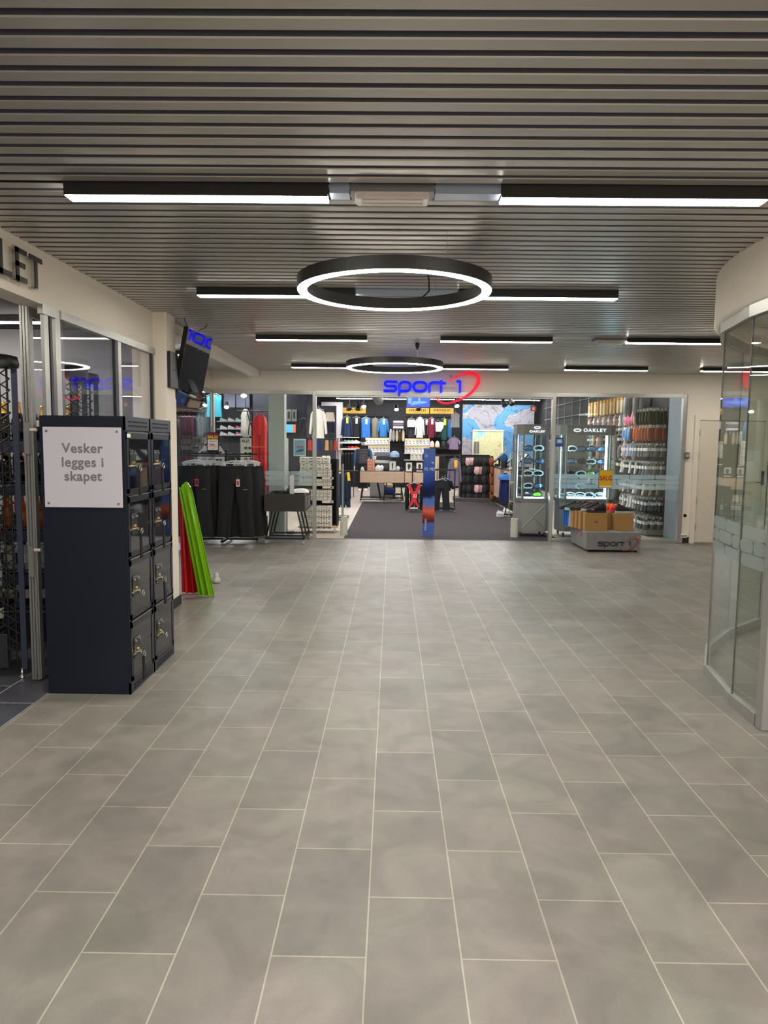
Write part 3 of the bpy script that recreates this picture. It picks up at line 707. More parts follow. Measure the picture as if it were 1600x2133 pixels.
# bottles
def bottle_me(name):
    mb = MB().lathe([(.030, 0), (.042, .004), (.044, .02), (.044, .16), (.040, .19), (.022, .24), (.016, .27)], 14, 0)
    mb.lathe([(.0445, .06), (.0447, .065), (.0447, .14), (.0445, .145)], 14, 1)
    mb.lathe([(.027, .222), (.0195, .26), (.0175, .30), (.019, .315), (.017, .33), (.006, .335)], 12, 2)
    return mb
GOLD = mat('gold_foil', (222, 178, 96), .28, .85, bump=.5, bscale=80); COPPER = mat('copper_foil', (222, 120, 70), .3, .8, bump=.5, bscale=80); GREENB = mat('green_glass_bottle', (22, 44, 20), .08, coat=.5)
BLKB = mat('black_bottle', (14, 14, 14), .1, coat=.5); ORB = mat('orange_bottle', (214, 96, 30), .1, coat=.5); ROSE = mat('rose_bottle', (190, 104, 80), .12, coat=.5)
LBLW = mat('label_white', (228, 222, 206), .7); LBLD = mat('label_dark', (40, 36, 36), .6); LBLO = mat('label_orange', (224, 130, 50), .6); WHG = mat('clear_bottle', (190, 206, 196), .1, coat=.5)
bm_ = bottle_me('b').mesh('bottle_shape', [BLKB, LBLW, GOLD])
kinds = {1.62: ('black', BLKB, LBLD, GOLD, 'gold'), 1.30: ('black', BLKB, LBLD, COPPER, 'copper'), .95: ('orange', ORB, LBLO, COPPER, 'copper'), .62: ('pale green', WHG, LBLW, mat('black_foil', (16, 16, 18), .3), 'black'), .35: ('green', GREENB, LBLW, LBLW, 'white')}
rown = {1.62: 'top', 1.30: 'second', .95: 'third', .62: 'fourth', .35: 'lowest', 1.0: 'third', .68: 'fourth', 1.33: 'second'}
for z, k_ in kinds.items():
    for i in range(7):
        for dp in range(2):
            x = (-2.63 if dp == 0 else -2.43)-i*.112; y = (4.78, 5.42)[dp]
            lab = '%s bottle, %s foil, %s from right, %s rack, %s shelf, beside sliding door' % (k_[0], k_[4], ORD[i], ['front', 'rear'][dp], rown[z])
            o = inst('wine_bottle', bm_, lab, 'bottle', (x-.06, y, z-.02), random.random()*6, 'bottles on the racks beside the sliding door', sc=(.92, .92, .84))
            paint(o, k_[1], 0); paint(o, k_[2], 1); paint(o, k_[3], 2)
for z, k_ in ((1.62, kinds[1.62]), (1.33, kinds[1.30]), (1.0, kinds[.95])):
    for i in range(5):
        lab = '%s bottle with %s foil, %s from right, %s shelf behind store glass' % (k_[0], k_[4], ORD[i], rown[z])
        o = inst('wine_bottle', bm_, lab, 'bottle', (-2.70-i*.11, 5.98, z-.02), random.random()*6, 'bottles behind the store glass', sc=(.92, .92, .84))
        paint(o, k_[1], 0); paint(o, k_[2], 1); paint(o, k_[3], 2)
# wire bottle holders standing on the far rack top, white
for i in range(4):
    tag(obj('wire_hook', MB().tube([(-2.60+i*.07, 6.25, 1.62), (-2.60+i*.07, 6.25, 1.75), (-2.585+i*.07, 6.25, 1.775), (-2.57+i*.07, 6.25, 1.75), (-2.57+i*.07, 6.25, 1.62)], .004, 6), STEEL), '%s wire arch from the left on the rack top behind the glass' % ORD[i], 'hook')
tag(obj('shelf_board', MB().box(-2.95, -2.3, 6.2, 6.35, 1.60, 1.62).box(-2.95, -2.93, 6.2, 6.35, 0, 1.6).box(-2.32, -2.30, 6.2, 6.35, 0, 1.6), NAVY), 'dark narrow shelf unit carrying the wire arches', 'shelf')
def store_lamp(x, y, L, lab):
    t = thing('linear_light', lab, 'lamp', (x, y, 2.56), 0, 'linear lamps of the bottle shop')
    obj('housing', MB().box(0, L, 0, .06, .01, .06), BLACK, t); obj('diffuser', MB().box(0, L, .005, .055, 0, .01), STORED, t)
for i, y in enumerate((3.2, 4.9, 6.0)): store_lamp(-4.4, y, 1.5, '%s white linear lamp in the bottle shop ceiling' % ['nearest', 'middle', 'farthest'][i])

# ================================================================ GARMENT SHAPES (unit-size, hung at z=0 downward, facing -Y)
HG = mat('hanger_plastic', (205, 205, 208), .3)
def hanger_mb(w=.42):
    return MB().tube([(0, 0, .10), (.018, 0, .115), (.03, 0, .095), (.018, 0, .075), (0, 0, .06), (0, 0, .03)], .004, 6).tube([(-w/2, 0, -.05), (-.04, 0, .025), (0, 0, .03), (.04, 0, .025), (w/2, 0, -.05)], .009, 6)
def shirt_mb(L=.68, w=.44, sl=.58, sw=.075, th=.05, ph=0.0, neck=.07, spread=.05, fold=.35):
    mb = MB()
    mb.loft([(0, 0, .01, neck, .035), (0, 0, -.01, neck+.03, .045), (0, 0, -.045, w*.42, .045), (0, 0, -.09, w*.47, th), (0, 0, -.2, w*.44, th), (0, 0, -.38, w*.44, th*1.05), (0, 0, -.55*L/.68, w*.46, th*1.1), (0, 0, -L, w*.47, th*1.1)], 36, fold, 9, 0, ph)
    for s in (-1, 1):
        if sl > 0:
            mb.loft([(s*(w*.40), 0, -.05, sw*.6, .035), (s*(w*.48), 0, -.12, sw*.8, .045), (s*(w*.52+spread*.4), 0, -.3, sw*.7, .042), (s*(w*.54+spread), -.005, -sl+.04, sw*.55, .036), (s*(w*.54+spread), -.005, -sl, sw*.5, .034)], 18, .25, 4, 0, ph)
    return mb
def trousers_mb(L=1.05, w=.46, th=.06, ph=0.0, flare=1.0):
    mb = MB()
    mb.loft([(0, 0, 0, w*.47, th*.6), (0, 0, -.04, w*.48, th*.8), (0, 0, -.16, w*.5, th), (0, 0, -.27, w*.53, th*1.05)], 40, .12, 7, 0, ph)
    for s in (-1, 1):
        mb.loft([(s*w*.25, 0, -.24, w*.27, th*1.0), (s*w*.27, 0, -.45, w*.25*flare, th), (s*w*.31, .005, -.7, w*.225*flare, th*.95), (s*w*.35, 0, -L+.06, w*.235*flare, th*.95), (s*w*.35, 0, -L, w*.225*flare, th*.9)], 28, .22, 6, 0, ph+s)
    mb.box(-w*.46, w*.46, -th*.85, -th*.75, -.035, -.005)
    return mb
def shorts_mb(L=.32, w=.4): return MB().loft([(0, 0, 0, w*.42, .04), (0, 0, -.06, w*.46, .05), (0, 0, -L, w*.55, .06)], 40, .4, 11)
BT = mat('black_trouser_fabric', (11, 11, 12), .75, noise=.25, nscale=12, bump=.3, bscale=40)
# clothes rack with black ski trousers, outside the alcove glass
rk = thing('clothes_rack', 'black four arm clothes rack full of black ski trousers', 'rack', (-2.62, 11.3, 0))
obj('post', MB().box(-.02, .02, -.02, .02, .06, 1.48), BLACK, rk)
ar = MB()
for s in (-1, 1):
    ar.box(-.5 if s < 0 else .0, 0 if s < 0 else .5, -.012, .012, 1.40, 1.425)
ar.box(-.012, .012, -.4, .4, 1.40, 1.425); ar.box(-.45, .45, -.3, -.28, 1.375, 1.395); ar.box(-.45, -.43, -.3, 0, 1.375, 1.4).box(.43, .45, -.3, 0, 1.375, 1.4)
obj('arms', ar, BLACK, rk)
obj('base', MB().box(-.5, .5, -.02, .02, .05, .08).box(-.02, .02, -.35, .35, .05, .08), BLACK, rk)
def caster(parent, x, y, m=STEEL, r=.032):
    obj('caster', MB().tube([(x-.011, y, r), (x+.011, y, r)], r, 14).tube([(x, y, r), (x, y, .075)], .010, 8).box(x-.016, x+.016, y-.02, y+.02, r+.012, .075), m, parent)
for x, y in ((-.48, 0), (.48, 0), (0, -.33), (0, .33)): caster(rk, x, y)
pole = MB().tube([(0, 0, 0), (0, 0, .62)], .011, 10)
sp = W(444, 922, 11.2)
st = thing('sale_sign', 'dark red and white sale price sign standing on the trouser rack', 'sign', (sp.x, 11.18, sp.z-.16))
obj('frame', MB().bbox(-.095, .095, 0, .012, -.0, .32, .006), mat('sign_frame_dark', (36, 14, 22), .4), st)
obj('header', MB().box(-.082, .082, -.002, 0, .215, .305), mat('sign_red', (140, 20, 38), .5), st)
obj('price_sheet', MB().box(-.08, .08, -.002, 0, .045, .212), BOXW, st)
text('lettering', 'SALG!', .062, mat('sign_yellow', (240, 210, 50), .5), (0, -.004, .245), st, bold=.0018, depth=.002)
text('lettering', '799,-', .07, mat('sign_red_ink', (190, 25, 40), .5), (0, -.004, .115), st, bold=.0008, depth=.002, font_x=.85)
obj('print_line', MB().box(-.055, .055, -.003, -.002, .178, .186).box(-.03, .03, -.003, -.002, .064, .068), DARK, st)
obj('sign_stem', MB().tube([(0, .006, 0), (0, .006, -.06)], .006, 8), BLACK, st)
tag(obj('ceiling_pole', MB().tube([(-2.985, 11.84, 1.86), (-2.985, 11.84, 2.46)], .02, 12), ALU), 'pale round corner pole hanging from the shop front frame', 'pole')
tm = trousers_mb(1.10, .50, .048, 0).mesh('trousers_shape', BT)
hm = hanger_mb(.36).mesh('hanger_shape', HG)
hb_ = MB().tube([(-.19, 0, 0), (.19, 0, 0)], .011, 6).box(-.175, -.145, -.02, .02, -.055, .005).box(.145, .175, -.02, .02, -.055, .005).tube([(0, 0, 0), (0, 0, .03), (.02, 0, .06), (0, 0, .08)], .004, 6).tube([(-.17, 0, .012), (-.05, 0, .035), (.05, 0, .035), (.17, 0, .012)], .012, 6)
hbm = hb_.mesh('clip_hanger_shape', HG)
TG = mat('tag_red', (200, 60, 80), .6); TGW = mat('tag_white', (220, 215, 210), .6)
gtz = W(430, 985, 11.0).z
for i, (px, y, lab) in enumerate([(405, 10.98, 'black ski trousers hanging in front at the left of the rack'), (490, 10.98, 'black ski trousers hanging in front at the right of the rack'),
        (418, 11.12, 'black ski trousers second in line at the left of the rack'), (510, 11.12, 'black ski trousers second in line at the right of the rack'),
        (430, 11.26, 'black ski trousers third in line at the left of the rack'), (516, 11.26, 'black ski trousers third in line at the right of the rack'),
        (410, 11.42, 'black ski trousers at the back left of the rack'), (518, 11.40, 'black ski trousers at the back right of the rack')]):
    x = W(px, 985, y).x
    o = inst('ski_trousers', tm, lab, 'trousers', (x, y, 1.235), (.12 if i % 2 else -.1)*(i > 1), 'black ski trousers on the rack')
    hh = inst('clip_hanger', hbm, 'clip hanger of '+lab, 'hanger', (x, y, 1.275), 0, 'clip hangers of the trouser rack')
    if i < 2:
        a = obj('price_tag', MB().box(-.028, .028, -.006, -.004, -.11, 0).box(-.001, .001, -.005, -.004, 0, .05, 0), TG if i == 0 else TGW, o, (.06, -.09, -.20))
        obj('tag_print', MB().box(-.02, .02, -.008, -.006, -.09, -.02), DARK if i == 0 else TG, a)
        obj('pocket_zip', MB().box(.14, .2, -.083, -.08, -.36, -.352), STEEL, o)

# ================================================================ DARK TROLLEY TABLE (outside)
DW = mat('dark_wood', (44, 40, 38), .6, noise=.2, nscale=20)
tz0 = .53; tz1 = .80
t = thing('trolley_table', 'dark wooden bin table on black splayed legs and casters', 'table', (-1.67, 11.1, 0))
w2 = .315; dd = .86
tb = MB().box(-w2, w2, 0, .02, tz0, tz1).box(-w2, w2, dd-.02, dd, tz0, tz1).box(-w2, -w2+.02, .02, dd-.02, tz0, tz1).box(w2-.02, w2, .02, dd-.02, tz0, tz1).box(-w2+.02, w2-.02, .02, dd-.02, tz0, tz0+.02)
obj('tub', tb, DW, t)
obj('inner_shelf', MB().box(-w2+.02, w2-.02, .02, dd-.02, tz1-.06, tz1-.05), BLACKM, t)
for i, yy in enumerate((.12, .5)): obj('picture_card', MB().box(w2, w2+.002, yy, yy+.26, tz0+.03, tz1-.05), mat('card_%d' % i, ((92, 86, 82), (120, 116, 112))[i], .6, noise=.5, nscale=12), t)
for yy in (.05, .42, .80):
    for s in (-1, 1): obj('leg', MB().tube([(s*.2, yy, tz0), (s*.30, yy, .09)], .013, 4), BLACK, t)
fr_ = MB().box(-.31, .31, .04, .06, .085, .11).box(-.31, .31, .41, .43, .085, .11).box(-.31, .31, .79, .81, .085, .11).box(-.31, -.29, .04, .81, .085, .11).box(.29, .31, .04, .81, .085, .11)
obj('base_frame', fr_, BLACK, t)
for x in (-.29, .29):
    for y in (.05, .80): caster(t, x, y, mat('caster_grey', (170, 170, 168), .3, .5))
z_ = tz1-.05
tag(obj('folded_cloth', MB().loft([(0, 0, 0, .16, .10), (0, 0, .03, .15, .09), (.02, 0, .055, .10, .06), (.03, 0, .07, .03, .02)], 20, .3, 5), mat('white_fabric', (226, 222, 212), .9), None, (-1.50, 11.62, z_+.045)), 'rumpled white cloth lying in the dark bin table', 'cloth')
tag(obj('dark_cloth', MB().loft([(0, 0, 0, .13, .1), (0, 0, .04, .12, .09), (0, 0, .07, .06, .04)], 20, .3, 6), BLACKM, None, (-1.72, 11.7, z_)), 'rumpled black cloth lying in the dark bin table', 'cloth')
q = thing('sign_holder', 'clear upright price card holder standing on the bin table', 'sign', (W(608, 1000, 11.5).x, 11.5, z_))
obj('card', MB().bbox(-.035, .035, 0, .006, .03, .33, .002), mat('card_pale', (206, 206, 204), .3, noise=.15, nscale=25), q); obj('holder_base', MB().bbox(-.05, .05, -.04, .04, 0, .03, .004), CLR, q)

# ================================================================ GREY PLINTH CART with shoes
CV = mat('grey_cover', (128, 128, 128), .45, noise=.07, nscale=6, bump=.15, bscale=15)
cx0, cx1, cy0, cy1, cz = 2.945, 3.775, 10.75, 11.72, .31
t = thing('display_cart', 'low grey fabric covered display plinth on wheels with sport 1 print', 'cart', ((cx0+cx1)/2, cy0, 0))
hw = (cx1-cx0)/2
cvm = MB()
N = 10
def cv(x, y, z): return (x, y, z)
lv = []
per_ = []
for i in range(N+1): per_.append((-hw+2*hw*i/N, 0))
for i in range(1, N+1): per_.append((hw, (cy1-cy0)*i/N))
for i in range(1, N+1): per_.append((hw-2*hw*i/N, cy1-cy0))
for i in range(1, N): per_.append((-hw, (cy1-cy0)*(1-i/N)))
M_ = len(per_); vs = []
for z, k in ((cz, .0), (cz-.012, 1.0), (.17, .985), (.035, .97)):
    for (x, y) in per_:
        wob = 1+.006*math.sin(x*31+y*17+z*40) if k else 1
        yy = y-(cy1-cy0)/2
        kk = k if k else .985
        vs.append((x*kk*wob, yy*kk*wob+(cy1-cy0)/2, z))
cvm.add(vs, [(a*M_+j, a*M_+(j+1) % M_, (a+1)*M_+(j+1) % M_, (a+1)*M_+j) for a in range(3) for j in range(M_)]+[tuple(range(M_))], 0)
obj('cover', cvm, CV, t)
obj('under_frame', MB().box(-hw+.04, hw-.04, .04, cy1-cy0-.04, .055, .075), BLACK, t)
# stretched seams
obj('fold_line', MB().tube([(-hw+.05, -.004, cz-.03), (-.13, -.002+.008, .05)], .003, 5).tube([(hw-.03, -.004, cz-.05), (.22, .006, .05)], .003, 5), mat('cover_seam', (165, 165, 162), .4), t)
for x in (-hw+.06, hw-.06):
    for y in (.05, cy1-cy0-.06): caster(t, x, y, BLACK, .025)
logo_parts(t, (-.235, -.006, .095), .345, mat('navy_print', (22, 24, 60), .5), mat('red_print', (170, 30, 70), .5), flat=.15)
obj('side_print', MB().box(-hw-.006, -hw-.004, .25, .42, .22, .26), mat('pink_print', (176, 96, 110), .6), t)
# shoe boxes (standing on edge)
def cbox(x0, x1, y0, y1, h, lab, m=CARD, grp='cardboard shoe boxes on the plinth', printed=None, z=cz):
    t = thing('shoe_box', lab, 'box', ((x0+x1)/2, y0, z), 0, grp); w = (x1-x0)/2
    obj('carton', MB().bbox(-w, w, 0, y1-y0, .0, h, .003), m, t)
    obj('lid_edge', MB().box(-w-.002, w+.002, -.002, y1-y0+.002, h-.022, h+.002), m, t)
    if printed: text('print', printed, .03, DARK, (0, -.003, h*.5), t, depth=.001, bold=.0002)
    return t
b0, b1, zb, zt = RC(1217, 1069, 1264, 1106, 10.9)
cbox(b0, b1, 10.86, 10.98, .275, 'large brown cardboard shoe box at the front left of the plinth', printed='AME')
cbox(b0-.035, b1-.035, 11.0, 11.11, .285, 'brown cardboard shoe box second in the left row of the plinth')
cbox(b0-.06, b1-.06, 11.13, 11.24, .28, 'brown cardboard shoe box third in the left row of the plinth')
cbox(b0-.085, b1-.085, 11.26, 11.36, .275, 'brown cardboard shoe box fourth in the left row of the plinth')
b2, b3, _, _ = RC(1279, 1071, 1319, 1104, 10.95)
cbox(b2, b3, 10.95, 11.07, .255, 'brown cardboard shoe box at the front right of the plinth')
cbox(b2-.05, b3-.05, 11.10, 11.22, .265, 'brown cardboard shoe box second in the right row of the plinth')
cbox(b2-.07, b3-.07, 11.24, 11.35, .265, 'brown cardboard shoe box third in the right row of the plinth')
BLU = mat('blue_box', (28, 104, 190), .5)
cbox(b0-.10, b1-.14, 11.39, 11.46, .26, 'pale grey shoe box behind the brown ones on the plinth', mat('pale_box', (190, 190, 196), .5), 'blue and grey shoe boxes on the plinth')
for i in range(3): cbox(b0-.11-.015*i, b1-.15-.015*i, 11.475+.07*i, 11.535+.07*i, .26, '%s blue shoe box at the back left of the plinth' % ['front', 'middle', 'back'][i], BLU, 'blue and grey shoe boxes on the plinth')
# shoes
def shoe_me():
    mb = MB(); n = 18; secs = []
    # along +X : heel at 0, toe at .29
    S = [(0, .022, .0, .03, .075), (.012, .034, .0, .03, .10), (.05, .038, 0, .03, .115), (.09, .036, 0, .03, .108), (.13, .040, 0, .028, .088), (.18, .046, 0, .026, .07), (.23, .045, 0, .024, .056), (.27, .034, .0, .022, .045), (.29, .012, 0, .022, .034)]
    vs = []
    for x, hw_, _, zb_, zt_ in S:
        for j in range(n):
            t_ = 2*math.pi*j/n; cy_ = math.copysign(abs(math.cos(t_))**.7, math.cos(t_)); sz = math.copysign(abs(math.sin(t_))**.8, math.sin(t_))
            top = .55 if sz > 0 else 1
            vs.append((x, hw_*cy_*(1-.35*max(0, sz)*(x < .15)), (zb_+zt_)/2+(zt_-zb_)/2*sz))
    fs = [(i*n+j, i*n+(j+1) % n, (i+1)*n+(j+1) % n, (i+1)*n+j) for i in range(len(S)-1) for j in range(n)]
    mb.add(vs, fs, 0, True); mb.add(vs[:n], [tuple(range(n))], 0); mb.add(vs[-n:], [tuple(range(n-1, -1, -1))], 0)
    return mb.mesh('shoe_upper', BLACKM)
SU = shoe_me()
sole = MB(); so_ = [(0, .03), (.02, .037), (.08, .036), (.13, .036), (.19, .049), (.24, .047), (.28, .03), (.297, .008)]
poly = [(x, -y) for x, y in so_]+[(x, y) for x, y in reversed(so_)]
sole.prism(poly, 0, .032, 'z'); SL = sole.mesh('shoe_sole', BLACKM)
lc = MB()
for i in range(5): lc.tube([(.10+i*.022, -.022, .098-i*.009), (.10+i*.022, 0, .108-i*.0095), (.10+i*.022, .022, .098-i*.009)], .0035, 5)
lc.lathe([(.026, .112), (.03, .118), (.022, .12)], 14, 0, .045, 0); LC = lc.mesh('shoe_laces', DARK)
TB = MB().prism([(.185, -.0475), (.235, -.046), (.235, .046), (.185, .0475)], .033, .045, 'z').mesh('shoe_stripe', DARK)
def shoe(loc, rz, lab, up, so, la=None, stripe=None, grp='trainers on the plinth', cat='shoe', sc=1.0, full=True):
    t = thing('trainer', lab, cat, loc, rz, grp); t.scale = (sc, sc*1.05, sc*1.2)
    inst('upper', SU, 0, 0, (0, 0, 0), parent=t, m=up); inst('sole', SL, 0, 0, (0, 0, 0), parent=t, m=so)
    if full: inst('laces', LC, 0, 0, (0, 0, 0), parent=t, m=la or DARK)
    if stripe: inst('toe_stripe', TB, 0, 0, (0, 0, 0), parent=t, m=stripe)
    return t
PK = mat('pink', (226, 100, 140), .5); OR = mat('orange_shoe', (240, 90, 30), .5); BK = mat('shoe_black', (20, 20, 22), .7, noise=.3, nscale=40); SLW = mat('sole_grey', (170, 170, 168), .6); MG = mat('magenta', (220, 40, 120), .5); MINT = mat('mint', (160, 214, 212), .5); WS = mat('shoe_white', (232, 232, 234), .6); BKS = mat('sole_black', (28, 28, 30), .6)
zt1 = cz+.28
shoe((b1-.02, 10.91, zt1), math.pi, 'black trainer with pink toe on the front left brown box', BK, BKS, stripe=PK)
shoe((b1-.07, 11.04, zt1+.012), math.pi+.05, 'black trainer with grey sole on the second brown box', BK, SLW)
shoe((b1-.12, 11.17, zt1+.005), math.pi-.05, 'black trainer with dark sole on the third brown box', BK, BKS, PK)
shoe((b1-.17, 11.31, zt1), math.pi, 'black and pink trainer on the fourth brown box', BK, BKS, stripe=PK)
shoe((b1-.22, 11.43, zt1-.012), math.pi, 'mint soled dark trainer at the far left of the plinth', BK, MINT)
shoe((b1-.28, 11.55, zt1-.012), math.pi, 'black trainer on the blue boxes', BK, BKS)
shoe((b2+.03, 10.99, cz+.262), .05, 'black trainer with pale heel on the front right brown box', BK, SLW)
shoe((b2-.01, 11.14, cz+.272), 0, 'orange trainer with pink toe on the right boxes', OR, MG, stripe=MG)
shoe((b2-.03, 11.26, cz+.272), 0, 'bright orange trainer behind the pink toed one', OR, OR)
shoe((b2+.02, 11.42, cz+.29), 0, 'black trainer at the back right of the plinth', BK, BKS)
tag(obj('shoe_riser', MB().box(b2-.02, b3, 11.37, 11.6, cz, cz+.288), BLACK), 'black riser box at the back right of the plinth', 'box')
p0, p1, zz0, zz1 = RC(1248, 979, 1277, 1017, 10.95)
sg = thing('sale_sign', 'yellow SALG sign on a thin pole above the plinth', 'sign', ((p0+p1)/2+.01, 11.0, 0)); wq = (p1-p0)/2
obj('pole', MB().tube([(.03, .01, cz), (.03, .01, zz0)], .006, 8), STEEL, sg); sg['label'] = sg['label']
obj('frame', MB().bbox(-wq, wq, -.005, .012, zz0, zz1, .004), DARK, sg)
ym_ = mat('sale_yellow', (226, 176, 24), .5, noise=.25, nscale=9)
obj('poster', MB().box(-wq+.006, wq-.006, -.008, -.005, zz0+.035, zz1-.006), ym_, sg)
obj('poster_foot', MB().box(-wq+.006, wq-.006, -.008, -.005, zz0+.008, zz0+.035), mat('peach', (240, 210, 180), .5), sg)
text('lettering', 'SALG', .098, mat('sale_red', (170, 20, 30), .5), (0, -.010, (zz0+zz1)/2+.01), sg, depth=.002, bold=.0016, font_x=.82)

# ================================================================ SHOP SIGN  sport 1
p = W(799, 818, 11.78)
sg = thing('illuminated_sign', 'blue glowing sport 1 lettering with red open ring above the shop entrance', 'sign', (p.x, 11.78, p.z))
logo_parts(sg, (0, 0, .015), .885, mat('neon_blue', (0, 20, 255), .4, emit=(0, 14, 255), es=.26), mat('neon_red', (255, 20, 60), .4, emit=(255, 10, 45), es=.26), r=.024, flat=.8)
obj('mounting_bar', MB().tube([(.05, .05, .1), (1.2, .05, .1)], .006, 6).tube([(1.1, .0, .25), (1.1, .15, .3)], .008, 6).tube([(.2, .03, .1), (.2, .15, .1)], .008, 6).tube([(.95, .03, .1), (.95, .15, .1)], .008, 6), ALU, sg)
# ================================================================ INSIDE THE SPORTS SHOP
# ---- glass display cases
CASE = mat('case_grey', (118, 118, 114), .45, .2); CASEP = mat('case_panel', (150, 151, 148), .4, .3, noise=.05, nscale=4)
LEDC = glow('case_led', (190, 235, 255), 5)
GOGM = [mat('goggle_black', (14, 14, 18), .25), mat('goggle_blue', (60, 110, 160), .15, coat=1), mat('goggle_white', (214, 226, 236), .3), mat('goggle_lens', (20, 26, 34), .05, coat=1), mat('goggle_green', (120, 190, 40), .15, coat=1)]
def goggle_me():
    mb = MB(); n = 26; ring = []
    for i in range(n):
        a = 2*math.pi*i/n; x = .085*math.cos(a); z = .045*math.sin(a)-(.014*math.exp(-(x/.02)**2) if math.sin(a) < 0 else 0)*-1
        ring.append((x, -.045+.35*x*x*10*.9, z+.05))
    mb.tube(ring, .011, 8, 0, closed=True)
    mb.add([(x*.92, y-.006, (z-.05)*.92+.05) for x, y, z in ring], [tuple(range(n))], 1)
    mb.tube([(-.085, -.015, .05), (-.09, .04, .05), (-.05, .09, .05), (.05, .09, .05), (.09, .04, .05), (.085, -.015, .05)], .008, 6, 2)
    return mb.mesh('goggle_shape', GOGM[:1]+[GOGM[3], GOGM[0]])
GO = goggle_me()
def display_case(x0, x1, y, dep, lab, led_sides, nshelf, nper, word, ch=.10, ztop=1.95):
    t = thing('display_case', lab, 'display case', ((x0+x1)/2, y, 0)); w = (x1-x0)/2
    def octo(k): a = ch; return [(-w+a+k*0, k), (w-a, k), (w-k, a), (w-k, dep-a), (w-a, dep-k), (-w+a, dep-k), (-w+k, dep-a), (-w+k, a)]
    obj('base_cabinet', MB().prism(octo(.02), .10, .62, 'z'), CASEP, t)
    br_ = MB().tube([(-w+ch+.02, .012, .16), (w-ch-.02, .012, .56)], .008, 6).tube([(-w+ch+.02, .014, .56), (w-ch-.02, .014, .16)], .004, 6)
    obj('cross_brace', br_, ALU, t)
    fm = MB().prism(octo(.0), .62, .68, 'z').prism(octo(0), 1.79, 1.95, 'z').prism(octo(-.01), 1.945, 1.96, 'z')
    for (a, b) in octo(.0)[:]: fm.box(a-.016, a+.016, b-.012, b+.012, .68, 1.79)
    obj('frame', fm, CASE, t)
    P = octo(.004); gm = MB()
    for i in range(8):
        a, b = P[i], P[(i+1) % 8]; gm.add([(a[0], a[1], .68), (b[0], b[1], .68), (b[0], b[1], 1.79), (a[0], a[1], 1.79)], [(0, 1, 2, 3)])
    obj('pane', gm, GLASS, t)
    ld = MB()
    for s in led_sides: ld.box(s-.005, s+.005, .03, .045, .69, 1.78)
    ld.box(-w+.02, -w+.03, ch+.03, ch+.05, .69, 1.78)
    ld.box(-w+ch+.04, w-ch-.04, .03, .045, .682, .70)
    obj('led_tube', ld, LEDC, t)
    shz = [.70+(1.79-.70)*(i+1)/(nshelf+1)-.08 for i in range(nshelf)]
    sm_ = MB()
    for z in shz: sm_.prism(octo(.02), z, z+.006, 'z')
    obj('glass_shelf', sm_, glass_mat('shelf_glass', (190, 226, 230), 1.6), t)
    for r, z in enumerate([.685]+shz):
        for c in range(nper):
            gx = (x0+x1)/2-w+ch+.03+(c+.5)*(2*w-2*ch-.06)/nper
            lab2 = '%s ski goggles from the left on the %s shelf of the %s display case' % (ORD[c], ['lowest', 'second lowest', 'middle', 'second highest', 'top'][r], lab.split(' ')[0])
            g = inst('ski_goggles', GO, lab2, 'goggles', (gx, y+.17, z+.007), random.uniform(-.25, .25), 'ski goggles in the display cases', sc=.98)
            kq = random.random()
            g.location.y += random.uniform(-.05, .05); g.rotation_euler.x = random.uniform(-.1, .1)
            paint(g, GOGM[2] if kq < .35 else GOGM[0], 0); paint(g, GOGM[1] if kq > .6 else (GOGM[4] if kq > .53 else GOGM[3]), 1); paint(g, GOGM[2] if kq < .5 else GOGM[0], 2)
    for cx_ in (-w+ch, w-ch):
        for cy_ in (.06, dep-.08): caster(t, cx_, cy_, DARK, .04)
    wl = mat('lit_white', (240, 245, 250), .4, emit=(225, 240, 255), es=.22)
    if word == 'stack':
        obj('logo', MB().tube([(.055*math.cos(a*math.pi/12)*.95, 0, .016*math.sin(a*math.pi/12)) for a in range(24)], .008, 6, closed=True, flat=.4), wl, t, (.02, -.004, 1.905))
        text('lettering', 'OAKLEY', .05, wl, (.02, -.004, 1.838), t, depth=.004, bold=.002, font_x=1.35, spacing=1.1)
        obj('sign_panel', MB().bbox(-w+ch+.02, w-ch-.02, -.002, .002, 1.81, 1.93, .001), CASE, t)
    else:
        obj('logo', MB().tube([(.06*math.cos(a*math.pi/12), 0, .022*math.sin(a*math.pi/12)) for a in range(24)], .009, 6, closed=True, flat=.4), wl, t, (-.21, -.006, 1.868))
        text('lettering', 'OAKLEY', .078, wl, (.09, -.006, 1.868), t, depth=.004, bold=.0025, font_x=1.15, spacing=1.25)
        obj('sign_panel', MB().bbox(-w+ch, w-ch, -.004, .0, 1.805, 1.935, .003), mat('case_sign', (104, 105, 102), .5), t)
    return t
display_case(2.175, 2.79, 12.45, .55, 'narrow grey goggle display case with lit OAKLEY sign beside the entrance', [.205], 4, 2, 'stack')
display_case(2.93, 3.89, 12.48, .55, 'wide grey goggle display case with OAKLEY sign behind the window', [-.36, .30, .325], 4, 4, 'row')
q = W(1166, 921, 11.90)
t = thing('glass_sticker', 'small square blue sticker on the window beside the door post', 'sticker', (q.x, 11.915, q.z))
obj('sheet', MB().box(-.065, .065, -.002, .0, -.075, .075), mat('sticker_blue', (24, 56, 140), .5), t)
obj('picture', MB().box(-.045, .045, -.004, -.002, -.02, .05), mat('sticker_light', (110, 160, 210), .5), t); obj('emblem', MB().prism([(-.02, .0), (.035, .0), (.02, .03), (-.03, .035)], -.006, -.004, 'y'), mat('sticker_yellow', (220, 200, 60), .5), t)

